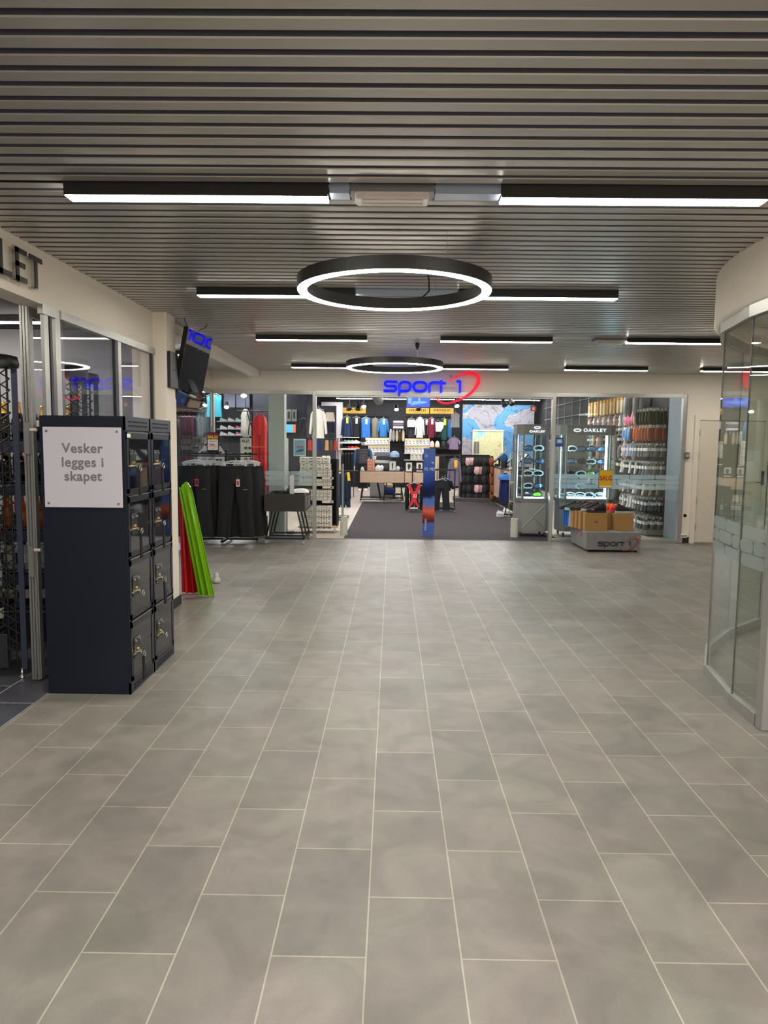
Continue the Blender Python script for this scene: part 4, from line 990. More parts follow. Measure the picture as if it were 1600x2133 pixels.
# ---- anti-theft gates
def gate(px, py0, py1, lab, wide):
    g = G(px, py1); t = thing('security_gate', lab, 'gate', (g.x-(.03 if wide else 0), 12.4, 0), 0, 'anti theft gates at the entrance')
    obj('foot', MB().cyl(0, 0, 0, .33, .065, 24), mat('gate_foot', (206, 204, 192), .4), t)
    h = W(px, py0, 12.5).z
    f = MB().tube([(-.02, -.0, .3), (-.02, 0, h)], .014, 8)
    if wide: f.tube([(-.10, 0, .3), (-.10, 0, h), (-.06, 0, h+.02), (-.02, 0, h)], .007, 8).box(-.10, -.02, -.006, .006, .62, .64).box(-.10, -.02, -.006, .006, .95, .97)
    obj('frame', f, ALU, t)
    obj('panel', MB().box(-.10 if wide else -.05, -.02, -.003, .003, .35, h-.02), CLR, t)
gate(718, 966, 1112, 'left anti theft gate with pale round foot at the shop entrance', False)
gate(1070, 945, 1116, 'right anti theft gate with pale round foot beside the display case', True)

# ---- blue advertising column (three sided)
def adv_mat():
    m = bpy.data.materials.new('advert_print'); m.use_nodes = True; nt = m.node_tree; L = nt.links; b = nt.nodes['Principled BSDF']
    tc = nt.nodes.new('ShaderNodeTexCoord'); sp = nt.nodes.new('ShaderNodeSeparateXYZ'); L.new(tc.outputs['Object'], sp.inputs[0])
    n = nt.nodes.new('ShaderNodeTexNoise'); n.inputs['Scale'].default_value = 7; n.inputs['Detail'].default_value = 5; L.new(tc.outputs['Object'], n.inputs['Vector'])
    mm = nt.nodes.new('ShaderNodeMath'); mm.operation = 'MULTIPLY_ADD'; mm.inputs[1].default_value = .22; L.new(n.outputs[0], mm.inputs[0]); L.new(sp.outputs[2], mm.inputs[2])
    mr = nt.nodes.new('ShaderNodeMapRange'); mr.inputs[1].default_value = .11; mr.inputs[2].default_value = 1.6; L.new(mm.outputs[0], mr.inputs[0])
    cr = nt.nodes.new('ShaderNodeValToRGB'); e = cr.color_ramp.elements
    e[0].position = 0; e[0].color = lin((88, 116, 190)); e[1].position = 1; e[1].color = lin((84, 108, 172))
    for p_, c_ in ((.15, (84, 110, 188)), (.17, (84, 30, 26)), (.23, (150, 50, 40)), (.29, (232, 110, 66)), (.345, (200, 104, 90)), (.37, (90, 122, 200)), (.43, (84, 120, 196)), (.47, (16, 22, 60)), (.56, (14, 24, 74)), (.66, (40, 68, 146)), (.8, (66, 96, 176))):
        k = e.new(p_); k.color = lin(c_)
    L.new(mr.outputs[0], cr.inputs[0]); L.new(cr.outputs[0], b.inputs['Base Color']); b.inputs['Roughness'].default_value = .35
    return m
q = G(892, 1118); h = W(892, 934, 12.34).z
t = thing('advertising_column', 'tall blue cardboard advertising column with orange rocks standing in the entrance', 'advertising column', (q.x, 12.34, 0))
obj('sleeve', MB().prism([(-.10, .06), (.0, -.0), (.105, .05), (.0, .15)], 0, h, 'z'), adv_mat(), t)
tw = mat('advert_white', (222, 228, 240), .5)
o = text('lettering', 'ITS', .075, tw, (-.055, .024, 1.17), t, depth=.001); o.rotation_euler = (0, 0, -.54); o.scale = (.8, 1, 1)
o = text('lettering', 'MO', .08, tw, (.055, .018, 1.17), t, depth=.001); o.rotation_euler = (0, 0, .45); o.scale = (.8, 1, 1)
o = text('lettering', 'my', .05, tw, (.06, .02, 1.29), t, depth=.001, bold=.0012); o.rotation_euler = (0, 0, .45); o.scale = (.8, 1, 1)
o = text('lettering', 'DEVOLD', .052, tw, (-.05, .021, .21), t, depth=.001, bold=.0008); o.rotation_euler = (0, math.pi/2, 0); o.rotation_euler = (math.radians(0), math.radians(90), math.radians(-31))
obj('emblem', MB().tube([(-.075, .042, 1.40), (-.055, .03, 1.43), (-.035, .018, 1.40)], .003, 5).tube([(-.075, .042, 1.385), (-.035, .018, 1.385)], .003, 5), tw, t)

# ---- side wall of gloves and socks behind the right window
XW = 4.88
rk = thing('wall_rack', 'black perforated wall rack full of gloves and socks behind the right window', 'rack', (XW, 12.75, 0))
obj('back_panel', MB().box(.12, .16, 0, 3.75, .02, 2.9), mat('rack_panel_black', (26, 26, 26), .7), rk)
up_ = MB()
for i in range(4): up_.box(.09, .12, i*1.24, i*1.24+.03, .02, 2.85)
obj('upright', up_, BLACK, rk); obj('plinth', MB().box(-.32, .12, 0, 3.75, .02, .10), mat('rack_foot', (110, 106, 98), .6), rk)
def pack_me(kind):
    mb = MB()          # hangs from the hook at z=0, its wide face looks along -Y
    if kind == 'glove':
        mb.loft([(0, 0, 0, .02, .012), (0, 0, -.02, .045, .022), (0, 0, -.10, .05, .028), (0, 0, -.15, .056, .03), (0, 0, -.21, .05, .026), (0, 0, -.255, .018, .014)], 14, .12, 4)
        mb.box(-.03, .03, -.02, -.012, -.03, .035, 1)
    elif kind == 'sock':
        mb.loft([(0, 0, 0, .045, .018), (0, 0, -.12, .043, .02), (-.01, 0, -.17, .05, .02), (-.03, 0, -.215, .045, .016)], 12, .1, 3)
        mb.box(-.047, .047, -.024, .024, -.11, -.055, 1); mb.box(-.02, .02, -.02, -.01, -.01, .03, 1)
    elif kind == 'book':
        mb.box(-.06, .06, -.022, .022, -.30, 0, 0); mb.box(-.061, .061, -.023, .023, -.05, .012, 1)
    return mb
PMAT = {k: mat('pack_'+k, c, .8) for k, c in dict(cream=(214, 198, 168), tan=(190, 150, 90), grey=(120, 118, 116), dark=(34, 34, 36), pink=(232, 130, 160), ltpink=(222, 178, 180), olive=(66, 64, 40), blue=(120, 160, 210), orange=(210, 100, 40), rust=(150, 76, 36), white=(222, 222, 222), slate=(76, 84, 96), navy=(34, 38, 58), ltgrey=(170, 170, 172), green=(60, 110, 80)).items()}
GLV = pack_me('glove').mesh('glove_shape', [PMAT['dark'], BOXW]); SCK = pack_me('sock').mesh('sock_shape', [PMAT['dark'], BOXW]); BKS_ = pack_me('book').mesh('sleeve_pack_shape', [PMAT['cream'], PMAT['tan']])
def zat(px, py, x=XW-.15):       # height of a pixel on the plane of the rack fronts
    d = ray(px, py); tt = x/d.x; return H+d.z*tt
def yat(px, x=XW-.15):
    d = ray(px, 925); return d.y*x/d.x
ya_, yb_, yc_ = 12.95, yat(1312), yat(1238)
rowsN = [(zat(1350, 856), GLV, 'glove', ['ltgrey', 'pink', 'pink', 'pink', 'cream', 'dark', 'olive', 'olive', 'olive', 'olive'], 'gloves', 'top'),
         (zat(1350, 890), GLV, 'glove', ['blue', 'blue', 'blue', 'navy', 'orange', 'orange', 'rust', 'rust', 'rust', 'rust'], 'gloves', 'second'),
         (zat(1350, 927), SCK, 'sock', ['ltpink', 'blue', 'ltpink', 'blue', 'blue', 'grey', 'grey', 'grey', 'grey', 'grey'], 'socks', 'third'),
         (zat(1350, 964), SCK, 'sock', ['white', 'slate', 'navy', 'white', 'navy', 'white', 'navy', 'slate', 'grey', 'grey'], 'socks', 'fourth'),
         (zat(1350, 1006), SCK, 'sock', ['grey', 'white', 'dark', 'grey', 'dark', 'white', 'grey', 'dark', 'cream', 'dark'], 'socks', 'fifth'),
         (zat(1350, 1038), SCK, 'sock', ['ltgrey', 'white', 'grey', 'white', 'white', 'ltgrey', 'grey', 'grey', 'grey', 'slate'], 'socks', 'sixth'),
         (zat(1350, 1078), SCK, 'sock', ['white', 'grey', 'white', 'slate', 'white', 'ltgrey', 'ltgrey', 'slate', 'slate', 'grey'], 'socks', 'seventh')]
hooks = MB()
for z, me_, nm, cols, cat, rn_ in rowsN:
    for i, c in enumerate(cols):
        y = yb_+(ya_-yb_)*i/9.0
        hooks.tube([(.12, y-12.75, z+.035), (-.30, y-12.75, z+.035)], .003, 5)
        for k in range(3):
            lab = '%s %s, %s from left, near part of %s row, %s on hook' % ({'ltgrey': 'light grey', 'ltpink': 'pale pink'}.get(c, c), {'glove': 'glove', 'sock': 'pair of socks'}[nm], ORD[i], rn_, ['outermost', 'middle', 'innermost'][k])
            inst('glove' if nm == 'glove' else 'sock_pair', me_, lab, cat, (XW-.27+.13*k, y, z), math.pi/2 * .0 + .25*random.uniform(-1, 1)+.5, 'gloves and socks on the near part of the wall rack', m=PMAT[c])
rowsF = [(zat(1270, 836), BKS_, 'sleeve_pack', ['cream', 'tan', 'cream', 'tan', 'cream', 'cream', 'tan', 'cream', 'tan', 'cream', 'cream', 'tan'], 'pack', 'top'),
         (zat(1290, 873), SCK, 'sock', ['ltpink', 'white', 'ltpink', 'white', 'ltpink', 'ltpink', 'white', 'ltpink'], 'socks', 'second'),
         (zat(1290, 893), SCK, 'sock', ['grey', 'cream', 'dark', 'cream', 'dark', 'cream', 'grey', 'dark'], 'socks', 'third'),
         (zat(1290, 913), SCK, 'sock', ['dark', 'cream', 'ltpink', 'dark', 'ltpink', 'ltpink', 'dark', 'cream'], 'socks', 'fourth'),
         (zat(1290, 936), GLV, 'glove', ['green', 'dark', 'ltpink', 'ltpink', 'grey', 'ltpink', 'grey', 'ltpink'], 'gloves', 'fifth'),
         (zat(1290, 964), SCK, 'sock', ['dark', 'dark', 'grey', 'cream', 'dark', 'cream', 'dark', 'cream'], 'socks', 'sixth'),
         (zat(1290, 1020), GLV, 'glove', ['grey', 'grey', 'dark', 'grey', 'ltgrey', 'grey', 'dark', 'grey'], 'gloves', 'seventh')]
for z, me_, nm, cols, cat, rn_ in rowsF:
    for i, c in enumerate(cols):
        n_ = len(cols); y = yc_+(yb_-.12-yc_)*i/(n_-1.0)
        hooks.tube([(.12, y-12.75, z+.035), (-.30, y-12.75, z+.035)], .004, 5)
        for k in range(2):
            lab = '%s %s, %s from left, far part of %s row, %s on hook' % ({'ltgrey': 'light grey', 'ltpink': 'pale pink'}.get(c, c), {'glove': 'glove', 'sock': 'pair of socks', 'sleeve_pack': 'tall pack'}[nm], ORD[i], rn_, ['outer', 'inner'][k])
            inst({'glove': 'glove', 'sock': 'sock_pair', 'sleeve_pack': 'tall_pack'}[nm], me_, lab, cat, (XW-.27+.16*k, y, z+(.06 if nm != 'sleeve_pack' else 0)), .6+.2*random.uniform(-1, 1), 'gloves, socks and packs on the far part of the wall rack', m=PMAT[c])
obj('hooks', hooks, STEEL, rk)
for i, px in enumerate((1305, 1313, 1324, 1330, 1336)):
    p = W(px, 826, 13.6+.0*i)
    inst('glove', GLV, '%s grey long glove from the left hanging at the very top of the window' % ORD[i], 'gloves', (p.x, 13.6, p.z), .3, 'grey gloves hanging at the top of the right window', sc=(.9, .9, 1.5), m=PMAT['grey' if i % 2 else 'ltgrey'])

# ---- shoe box shelf just inside, left
x0, x1, z0, z1 = RC(624, 975, 700, 1112, 12.8)
bs = thing('box_shelf', 'black shelf unit stacked with white shoe boxes left of the entrance', 'shelf', ((x0+x1)/2, 12.8, 0)); hw = (x1-x0)/2
obj('back_panel', MB().box(-hw-.01, hw+.03, .14, .30, .12, 1.32), BLACKM, bs)
obj('board', MB().box(-hw-.01, hw+.035, -.12, .3, .09, .12), WOOD, bs)
fr_ = MB()
for zz in (1.27, .98, .83, .55): fr_.box(-hw, hw, -.0, .14, W(660, 0, 12.8).z*0+zz-.008, zz)
obj('side_post', MB().box(hw+.0, hw+.03, -.02, .14, .12, 1.32), BLACK, bs)
for x in (-hw+.05, hw-.02): caster(bs, x, -.06, STEEL, .03)
def brow(py0, py1, edges, nm, px_lo):
    zl = W(px_lo, py1, 12.7).z; zh = W(px_lo, py0, 12.7).z
    for i in range(len(edges)-1):
        a = W(edges[i]+.4, 1000, 12.7).x; b = W(edges[i+1]-.4, 1000, 12.7).x
        t = thing('shoe_box', 'white %s, %s from the left in the %s row of the shelf unit' % ('box' if edges[i+1]-edges[i] < 10 else 'wide box', ORD[i], nm), 'box', ((a+b)/2, 12.68, zl), 0, 'white shoe boxes left of the entrance')
        w = (b-a)/2
        if BOXKEY.get((round(w, 3), round(zh-zl, 3))) is None:
            BOXKEY[(round(w, 3), round(zh-zl, 3))] = (MB().bbox(-w, w, 0, .25, 0, zh-zl, .003).mesh('box_shape', BOXW), MB().box(-w*.25, w*.35, -.0015, 0, (zh-zl)*.72, (zh-zl)*.84).box(-w*.5, w*.5, -.0015, 0, (zh-zl)*.18, (zh-zl)*.3).mesh('print_shape', DARK))
        m1, m2 = BOXKEY[(round(w, 3), round(zh-zl, 3))]
        inst('carton', m1, 0, 0, (0, 0, 0), parent=t); inst('print', m2, 0, 0, (0, 0, 0), parent=t)
BOXKEY = {}
sx = lambda v: 650+v/7.355; sy = lambda v: 840+v/7.355
two = [624, 638, sx(47), sx(160)-.3, sx(275)]; four = [624, 631.5, 639, sx(-20), sx(50), sx(110), sx(172), sx(234), sx(297)]
brow(sy(828), sy(920), [624, 639, sx(48), sx(158), sx(268)], 'top wide', 660)
brow(sy(925), sy(1015), [625, 640, sx(58), sx(170), sx(283)], 'second wide', 660)
brow(sy(1020), sy(1068), four, 'first small', 660); brow(sy(1071), sy(1125), four, 'second small', 660)
brow(sy(1160), sy(1208), four, 'third small', 660); brow(sy(1212), sy(1264), four, 'fourth small', 660)
brow(sy(1328), sy(1380), four, 'fifth small', 660); brow(sy(1384), sy(1436), four, 'sixth small', 660); brow(sy(1439), sy(1488), four, 'seventh small', 660)
for k in range(4): brow(sy(1572+k*91), sy(1572+k*91+84), [624, 634, 644, sx(-15)+1, sx(65), sx(146), sx(227), sx(305)], ['eighth', 'ninth', 'tenth', 'lowest'][k]+' tall', 660)
for i, (a, b, u, v) in enumerate([(155, 328, 1133, 1166), (160, 330, 1272, 1306), (155, 327, 1492, 1528)]):
    p0 = W(sx(a), sy(v), 12.64); p1 = W(sx(b), sy(u), 12.64)
    t = thing('label_strip', '%s white label strip on the front of the box shelf' % ['upper', 'middle', 'lower'][i], 'label', (p0.x, 12.64, p0.z)); 
    obj('strip', MB().box(0, p1.x-p0.x, 0, .01, 0, p1.z-p0.z), BOXW, t); obj('emblem', MB().box((p1.x-p0.x)*.72, (p1.x-p0.x)*.9, -.002, 0, .01, p1.z-p0.z-.012), DARK, t)
for i, (px, py) in enumerate([(674, 948), (683, 947)]):
    p = W(px, py+4, 12.8); tag(obj('small_box', MB().bbox(-.03, .03, 0, .06, 0, .045, .003), BOXW, None, (p.x, 12.85, 1.33)), '%s small white box on top of the box shelf' % ['left', 'right'][i], 'box')

# ---- generic hung shirt with hanger
SH = {}
def garment(kind='shirt', **k):
    key = (kind,)+tuple(sorted(k.items()))
    if key not in SH: SH[key] = (shirt_mb(**k) if kind == 'shirt' else trousers_mb(**k) if kind == 'trousers' else shorts_mb(**k)).mesh(kind+'_shape', BT)
    return SH[key]
HGM = hanger_mb().mesh('hanger_shape', HG)
def col(c, **k): return mat('cloth_%d_%d_%d' % c, c, .85, noise=.10, nscale=14, **k)
def hung(name, cat, lab, px0, py0, px1, py1, Y, c, kind='shirt', rz=0, tagc=None, hanger=True, grp=None, wire=False, **k):
    x0, x1, z0, z1 = RC(px0, py0, px1, py1, Y); ww = x1-x0; hh = z1-z0
    me_ = garment(kind, **k)
    xs = [v.co.x for v in me_.vertices]; zs = [v.co.z for v in me_.vertices]
    sx_ = ww/(max(xs)-min(xs)); sz_ = hh/(max(zs)-min(zs))
    t = thing(name, lab, cat, ((x0+x1)/2, Y, z1-.01), rz, grp)
    g = inst('fabric', me_, 0, 0, (0, 0, 0), parent=t, m=col(c)); g.scale = (sx_, min(1.2, (sx_+sz_)/2), sz_)
    if hanger:
        h_ = inst('hanger', HGM, 0, 0, (0, 0, .015), parent=t); h_.scale = (min(1, sx_),)*3
    if wire: obj('hanging_wire', MB().tube([(0, 0, 0 if not hanger else .1), (0, 0, 3.25-z1)], .003, 5), BLACK, t)
    if tagc: obj('price_tag', MB().box(-.035, .04, 0, .006, -.19*hh/.7, 0), tagc, t, (.02, -.12, -.02))
    return t
YT = mat('tag_yellow', (240, 196, 40), .6); WTAG = BOXW
# back wall, Y=26.3
YB = 26.3
D1 = lambda x, y: (700+x/11.43, 840+y/11.43)
def g1(x0, y0, x1, y1, c, lab, name='hanging_shirt', cat='shirt', D=D1, **k):
    a = D(x0, y0); b = D(x1, y1); return hung(name, cat, lab, a[0], a[1], b[0], b[1], k.pop('Y', YB), c, grp=k.pop('grp', 'shirts hanging on the back wall'), **k)
g1(115, 320, 400, 840, (22, 46, 78), 'navy jacket with blue panels and a yellow tag, leftmost on the back wall', 'hanging_jacket', 'jacket', tagc=YT)
g1(340, 330, 620, 830, (26, 26, 32), 'black shirt with white tag, second on the back wall', tagc=WTAG, Y=26.4)
g1(600, 350, 820, 820, (46, 112, 196), 'bright blue shirt, third on the back wall', tagc=WTAG, sl=.0)
g1(840, 370, 1020, 810, (118, 116, 100), 'olive grey shirt, fourth on the back wall', Y=26.4, sl=.0)
g1(985, 370, 1270, 800, (44, 116, 178), 'two tone blue shirt, fifth on the back wall', tagc=WTAG, sl=.5)
D2 = lambda x, y: (800+x/9.41, 840+y/9.41)
a = g1(430, 300, 640, 670, (44, 44, 58), 'cream and charcoal colour block shirt, just right of the folded stack', D=D2)
x0, x1, z0, z1 = RC(*D2(450, 330), *D2(615, 470), YB-.08); obj('cream_panel', MB().loft([(0, 0, 0, (x1-x0)*.40, .05), (0, 0, -.05, (x1-x0)*.5, .06), (0, 0, z0-z1, (x1-x0)*.5, .07)], 20, .2, 5), col((214, 208, 190)), a, (0, -.04, -.04))
g1(600, 280, 800, 680, (206, 202, 200), 'off white long sleeved shirt beside the colour block one', D=D2, Y=26.2)
g1(770, 310, 870, 680, (50, 64, 66), 'dark green grey shirt hanging side on, with white tag', D=D2, tagc=WTAG, sl=0, Y=26.43)
g1(840, 290, 1020, 680, (104, 20, 44), 'maroon long sleeved shirt with white tag', D=D2, tagc=WTAG, Y=26.2)
a = g1(1000, 350, 1110, 670, (24, 26, 34), 'black shirt with white chest on a round hanger', D=D2, sl=0)
obj('white_panel', MB().loft([(0, 0, 0, .22, .05), (0, 0, -.2, .2, .06), (0, 0, -.34, .12, .06)], 16), col((220, 218, 214)), a, (0, -.05, -.03))
g1(1090, 300, 1260, 720, (20, 72, 62), 'bottle green shirt near the right end of the back wall', D=D2, tagc=YT)
g1(1250, 340, 1330, 670, (40, 92, 150), 'blue shirt hanging last on the back wall rail', D=D2, sl=0)
g1(1310, 200, 1480, 470, (150, 152, 156), 'grey and white striped scarf bunch high at the right of the rail', 'hanging_scarf', 'scarf', D=D2, sl=0, Y=25, wire=True)
tag(obj('hanging_rail', MB().tube([(W(708, 864, 26.4).x, 26.45, W(760, 864, 26.4).z+.03), (W(812, 864, 26.4).x, 26.45, W(760, 864, 26.4).z+.03)], .015, 8), BLACK), 'black clothes rail on the left part of the back wall', 'rail')
tag(obj('hanging_rail', MB().tube([(W(843, 864, 26.4).x, 26.45, W(760, 864, 26.4).z+.03), (W(943, 864, 26.4).x, 26.45, W(760, 864, 26.4).z+.03)], .015, 8), BLACK), 'black clothes rail on the right part of the back wall', 'rail')
BAN = mat('banner_ochre', (196, 148, 36), .6)
for i, (a, b, c_, d_) in enumerate([(714, 849, 762, 861), (846, 850, 894, 862), (896, 850, 945, 862)]):
    x0, x1, z0, z1 = RC(a, b, c_, d_, 26.57)
    t = thing('brand_banner', '%s mustard yellow DEVOLD banner above the clothes rail' % ['left', 'middle', 'right'][i], 'banner', ((x0+x1)/2, 26.57, z0), 0, 'mustard DEVOLD banners')
    obj('board', MB().bbox(-(x1-x0)/2, (x1-x0)/2, 0, .03, 0, z1-z0, .004), BAN, t)
    text('lettering', 'DEVOLD', .11, DARK, (0, -.004, (z1-z0)*.62), t, depth=.002, bold=.004, font_x=1.3, spacing=1.15); obj('underline', MB().box(-.16, .16, -.003, 0, .04, .05), DARK, t)
# folded shirts on shelf
x0, x1, z0, z1 = RC(816, 892, 843, 895, 26.2)
tag(obj('wall_shelf', MB().box(x0, x1, 25.95, 26.5, z0, z0+.04), BLACK), 'black wall shelf carrying the folded shirts', 'shelf')
def fold_me(w=.36, d=.3, h=.09): return MB().loft([(0, 0, 0, w/2, d/2), (0, 0, h*.2, w*.53, d*.52), (0, 0, h*.5, w*.5, d*.5), (0, 0, h*.8, w*.52, d*.5), (0, 0, h, w*.44, d*.42)], 20, .06, 5).mesh('folded_shape', BT)
FO = fold_me()
for i, c in enumerate([(190, 188, 196), (96, 82, 98), (150, 146, 156)]): inst('folded_shirt', FO, ['pale grey', 'dark plum', 'mottled grey'][i]+' folded shirt, %s of the wall shelf stack' % ['bottom', 'middle', 'top'][i], 'shirt', ((x0+x1)/2, 26.2, z0+.04+.095*i), 0, 'folded shirts on the wall shelf', m=col(c), sc=(1.05, 1, 1))
# hanging mitten pairs below
for i, px in enumerate((814, 820, 827, 833, 840)):
    p = W(px, 897, 26.1); inst('hanging_sock', GLV, '%s long sock from the left under the folded shirts' % ORD[i], 'sock', (p.x, 26.1, p.z), 0, 'long socks below the wall shelf', sc=(.95, 1, 1.5), m=PMAT[['ltgrey', 'ltgrey', 'cream', 'olive', 'cream'][i]])
# white underwear packs on the back wall
pk = MB().bbox(-.072, .072, 0, .05, 0, .20, .004, 0).box(-.072, .072, -.002, .0, .165, .205, 1).box(-.04, .03, -.002, 0, .10, .14, 2).box(-.02, .045, -.002, 0, .03, .07, 2)
PKM = pk.mesh('pack_shape', [mat('pack_white', (236, 234, 226), .5), mat('pack_yellow', (240, 226, 150), .5), GREYW])
def packrow(a, b, y1, n, nm, Y=26.25, skip=()):
    for i in range(n):
        if i in skip: continue
        p = W(a+(b-a)*(i+.5)/n, y1, Y); inst('underwear_pack', PKM, 'white boxed pack, %s from left, %s' % (ORD[i], nm), 'box', (p.x, Y, p.z), 0, 'white boxed packs on the back wall', sc=((b-a)/n*Y/F/.148, 1, .23/.2))
packrow(761, 812, 925.5, 7, 'top row left of the hanging socks'); packrow(767, 812, 942, 6, 'second row left of the hanging socks'); packrow(767, 812, 957, 6, 'third row left of the hanging socks')
packrow(843, 895, 927, 7, 'top row right of the hanging socks'); packrow(843, 895, 943, 7, 'second row right of the hanging socks'); packrow(855, 880, 957, 3, 'third row right of the hanging socks')
wsh = MB()
for (a, b, y_) in [(760, 813, 926.5), (760, 813, 943), (760, 813, 958), (842, 896, 928), (842, 896, 944), (842, 896, 958)]:
    x0, x1, z0, z1 = RC(a, y_, b, y_+1.2, 26.25); wsh.box(x0, x1, 26.2, 26.55, z0, z1)
tag(obj('pack_shelving', wsh, WHITE), 'thin white wall shelving under the boxed packs', 'shelf')
# shelf with shoes, left on back wall
x0, x1, z0, z1 = RC(708, 912, 748, 937, 26.2)
sh = MB()
for f_ in (0, .52, 1.0): sh.box(x0, x1, 26.0, 26.5, z0+(z1-z0)*f_, z0+(z1-z0)*f_+.03)
sh.box(x0-.03, x0, 26.0, 26.5, z0, z1)
tag(obj('shoe_shelf', sh, WHITE), 'small white wall shelf with bright running shoes left of the mannequin', 'shelf')
cl = [(RC, 0)]
for r in range(2):
    for i, c in enumerate([[BK, BK, MG, OR, OR], [mat('shoe_blue', (60, 90, 140), .5), MINT, MINT, WS, WS]][r]):
        shoe((x0+.03+i*(x1-x0-.05)/5, 26.12, z0+.03+(z1-z0)*.52*r), -.5, '%s running shoe from the left on the %s white shelf' % (ORD[i], ['lower', 'upper'][r] if False else ['lower', 'upper'][r]), c, WS, grp='running shoes left of the mannequin', full=False, sc=.8)

# beanies etc. right of the packs
bn = MB().lathe([(.09, 0), (.10, .02), (.10, .06), (.085, .14), (.05, .2), (.01, .22)], 16).mesh('beanie_shape', BT)
for i, (px, c, nm) in enumerate([(900, (222, 184, 168), 'peach pink'), (911, (226, 212, 176), 'cream'), (924, (30, 32, 40), 'black')]):
    p = W(px, 932, 26.1); inst('beanie', bn, '%s beanie standing on the dark shelf at the right of the back wall' % nm, 'hat', (p.x, 26.1, p.z), 0, 'beanies on the back wall shelf', m=col(c), sc=(.85, .85, 1.1))
x0, x1, z0, z1 = RC(895, 932.5, 960, 934.5, 26.2); tag(obj('dark_shelf', MB().box(x0, x1, 25.95, 26.55, z0, z1), BLACK), 'black shelf under the beanies', 'shelf')

# mannequin
mt = thing('mannequin', 'standing shop mannequin in dark vest, blue sleeves, scarf and cap', 'mannequin', (W(756, 1015, 24.4).x, 24.4, 0))
s = 1.82/1.8*.98
SK = mat('mannequin_white', (206, 206, 208), .4)
bd = MB().loft([(0, 0, 1.50*s, .045, .05), (0, 0, 1.56*s, .05, .055), (0, -.01, 1.60*s, .06, .08), (0, -.01, 1.67*s, .075, .095), (0, 0, 1.74*s, .07, .09), (0, 0, 1.80*s, .03, .04)], 20)
for q_ in (-1, 1): bd.loft([(q_*.10, .0, .10, .04, .045), (q_*.1, -.04, .05, .045, .08), (q_*.1, -.06, .0, .045, .12)], 14); bd.loft([(q_*.30, -.04, .86, .035, .03), (q_*.31, -.06, .78, .04, .02), (q_*.31, -.07, .70, .03, .015)], 12)
obj('body', bd, SK, mt)
obj('nose', MB().lathe([(.014, 1.64*s), (.018, 1.655*s), (.006, 1.685*s)], 8, 0, 0, -.105), SK, mt)
obj('cap', MB().loft([(0, 0, 1.68*s, .088, .105), (0, 0, 1.74*s, .088, .108), (0, 0, 1.80*s, .07, .085), (0, 0, 1.84*s, .02, .02)], 18).box(-.07, .07, -.17, -.09, 1.70*s, 1.71*s), BLACKM, mt)
obj('neck_scarf', MB().loft([(0, 0, 1.44*s, .14, .11), (0, 0, 1.50*s, .09, .09), (0, 0, 1.57*s, .075, .085)], 18, .15, 5), BLACKM, mt)
vm = MB()
for i in range(9):
    z_a = 1.44-.055*i; w_ = .17+.03*math.sin(i*.35+.5)
    vm.loft([(0, -.005, z_a*s, w_, .12), (0, -.005, (z_a-.026)*s, w_+.018, .138), (0, -.005, (z_a-.055)*s, w_, .12)], 24)
obj('padded_vest', vm, mat('vest_grey', (52, 48, 56), .5), mt)
sv = MB()
for q_ in (-1, 1): sv.loft([(q_*.17, 0, 1.44*s, .055, .06), (q_*.23, 0, 1.38*s, .065, .065), (q_*.27, 0, 1.14*s, .055, .055), (q_*.30, -.03, .86*s, .042, .042)], 16, .15, 4)
obj('blue_sleeves', sv, col((26, 78, 116)), mt)
pn = MB().loft([(0, 0, .98*s, .17, .11), (0, 0, .86*s, .19, .13), (0, 0, .80*s, .19, .13)], 24)
for q_ in (-1, 1): pn.loft([(q_*.095, 0, .82*s, .10, .11), (q_*.10, 0, .5*s, .085, .085), (q_*.10, 0, .10*s, .07, .075)], 18, .1, 4)
obj('trousers', pn, BLACKM, mt)
sn = MB()
for q_ in (-1, 1): sn.bbox(q_*.1-.05, q_*.1+.05, -.19, .08, 0, .07, .02)
obj('white_shoes', sn, WS, mt)

# light wood tables in the middle
def woodtable(px0, px1, Y, lab, ztop=.86, leg=True):
    x0 = W(px0, 985, Y).x; x1 = W(px1, 985, Y).x; w = (x1-x0)/2
    t = thing('display_table', lab, 'table', ((x0+x1)/2, Y, 0), 0, 'light wood display tables')
    obj('top_box', MB().bbox(-w, w, 0, .7, ztop-.3, ztop, .004), WOOD, t)
    obj('tray', MB().box(-w+.02, w-.02, .02, .68, ztop, ztop+.01), BLACKM, t)
    for a, b in ((-w+.04, -w+.04-.0), (-.02, -.02), (.02, .02), (w-.04, w-.04)):
        pass
    for yy in (.04, .66):
        for (a, b) in ((-w*.86, -w*.97), (-w*.22, -w*.06), (w*.22, w*.06), (w*.86, w*.97)): obj('leg', MB().tube([(a, yy, ztop-.3), (b, yy, .08)], .015, 4), BLACK, t)
    obj('stretcher', MB().box(-w, w, .03, .05, .08, .105).box(-w, w, .65, .67, .08, .105).box(-w, w, .33, .35, .14, .16), BLACK, t)
    for x in (-w+.03, 0, w-.03): caster(t, x, .04)
    return (x0, x1)
xa, xb = woodtable(750, 842, 19.3, 'light wood display table on splayed black legs, left of the red vest')
xc, xd = woodtable(844, 890, 20.4, 'light wood display table partly hidden behind the dark clothes rack', .80)
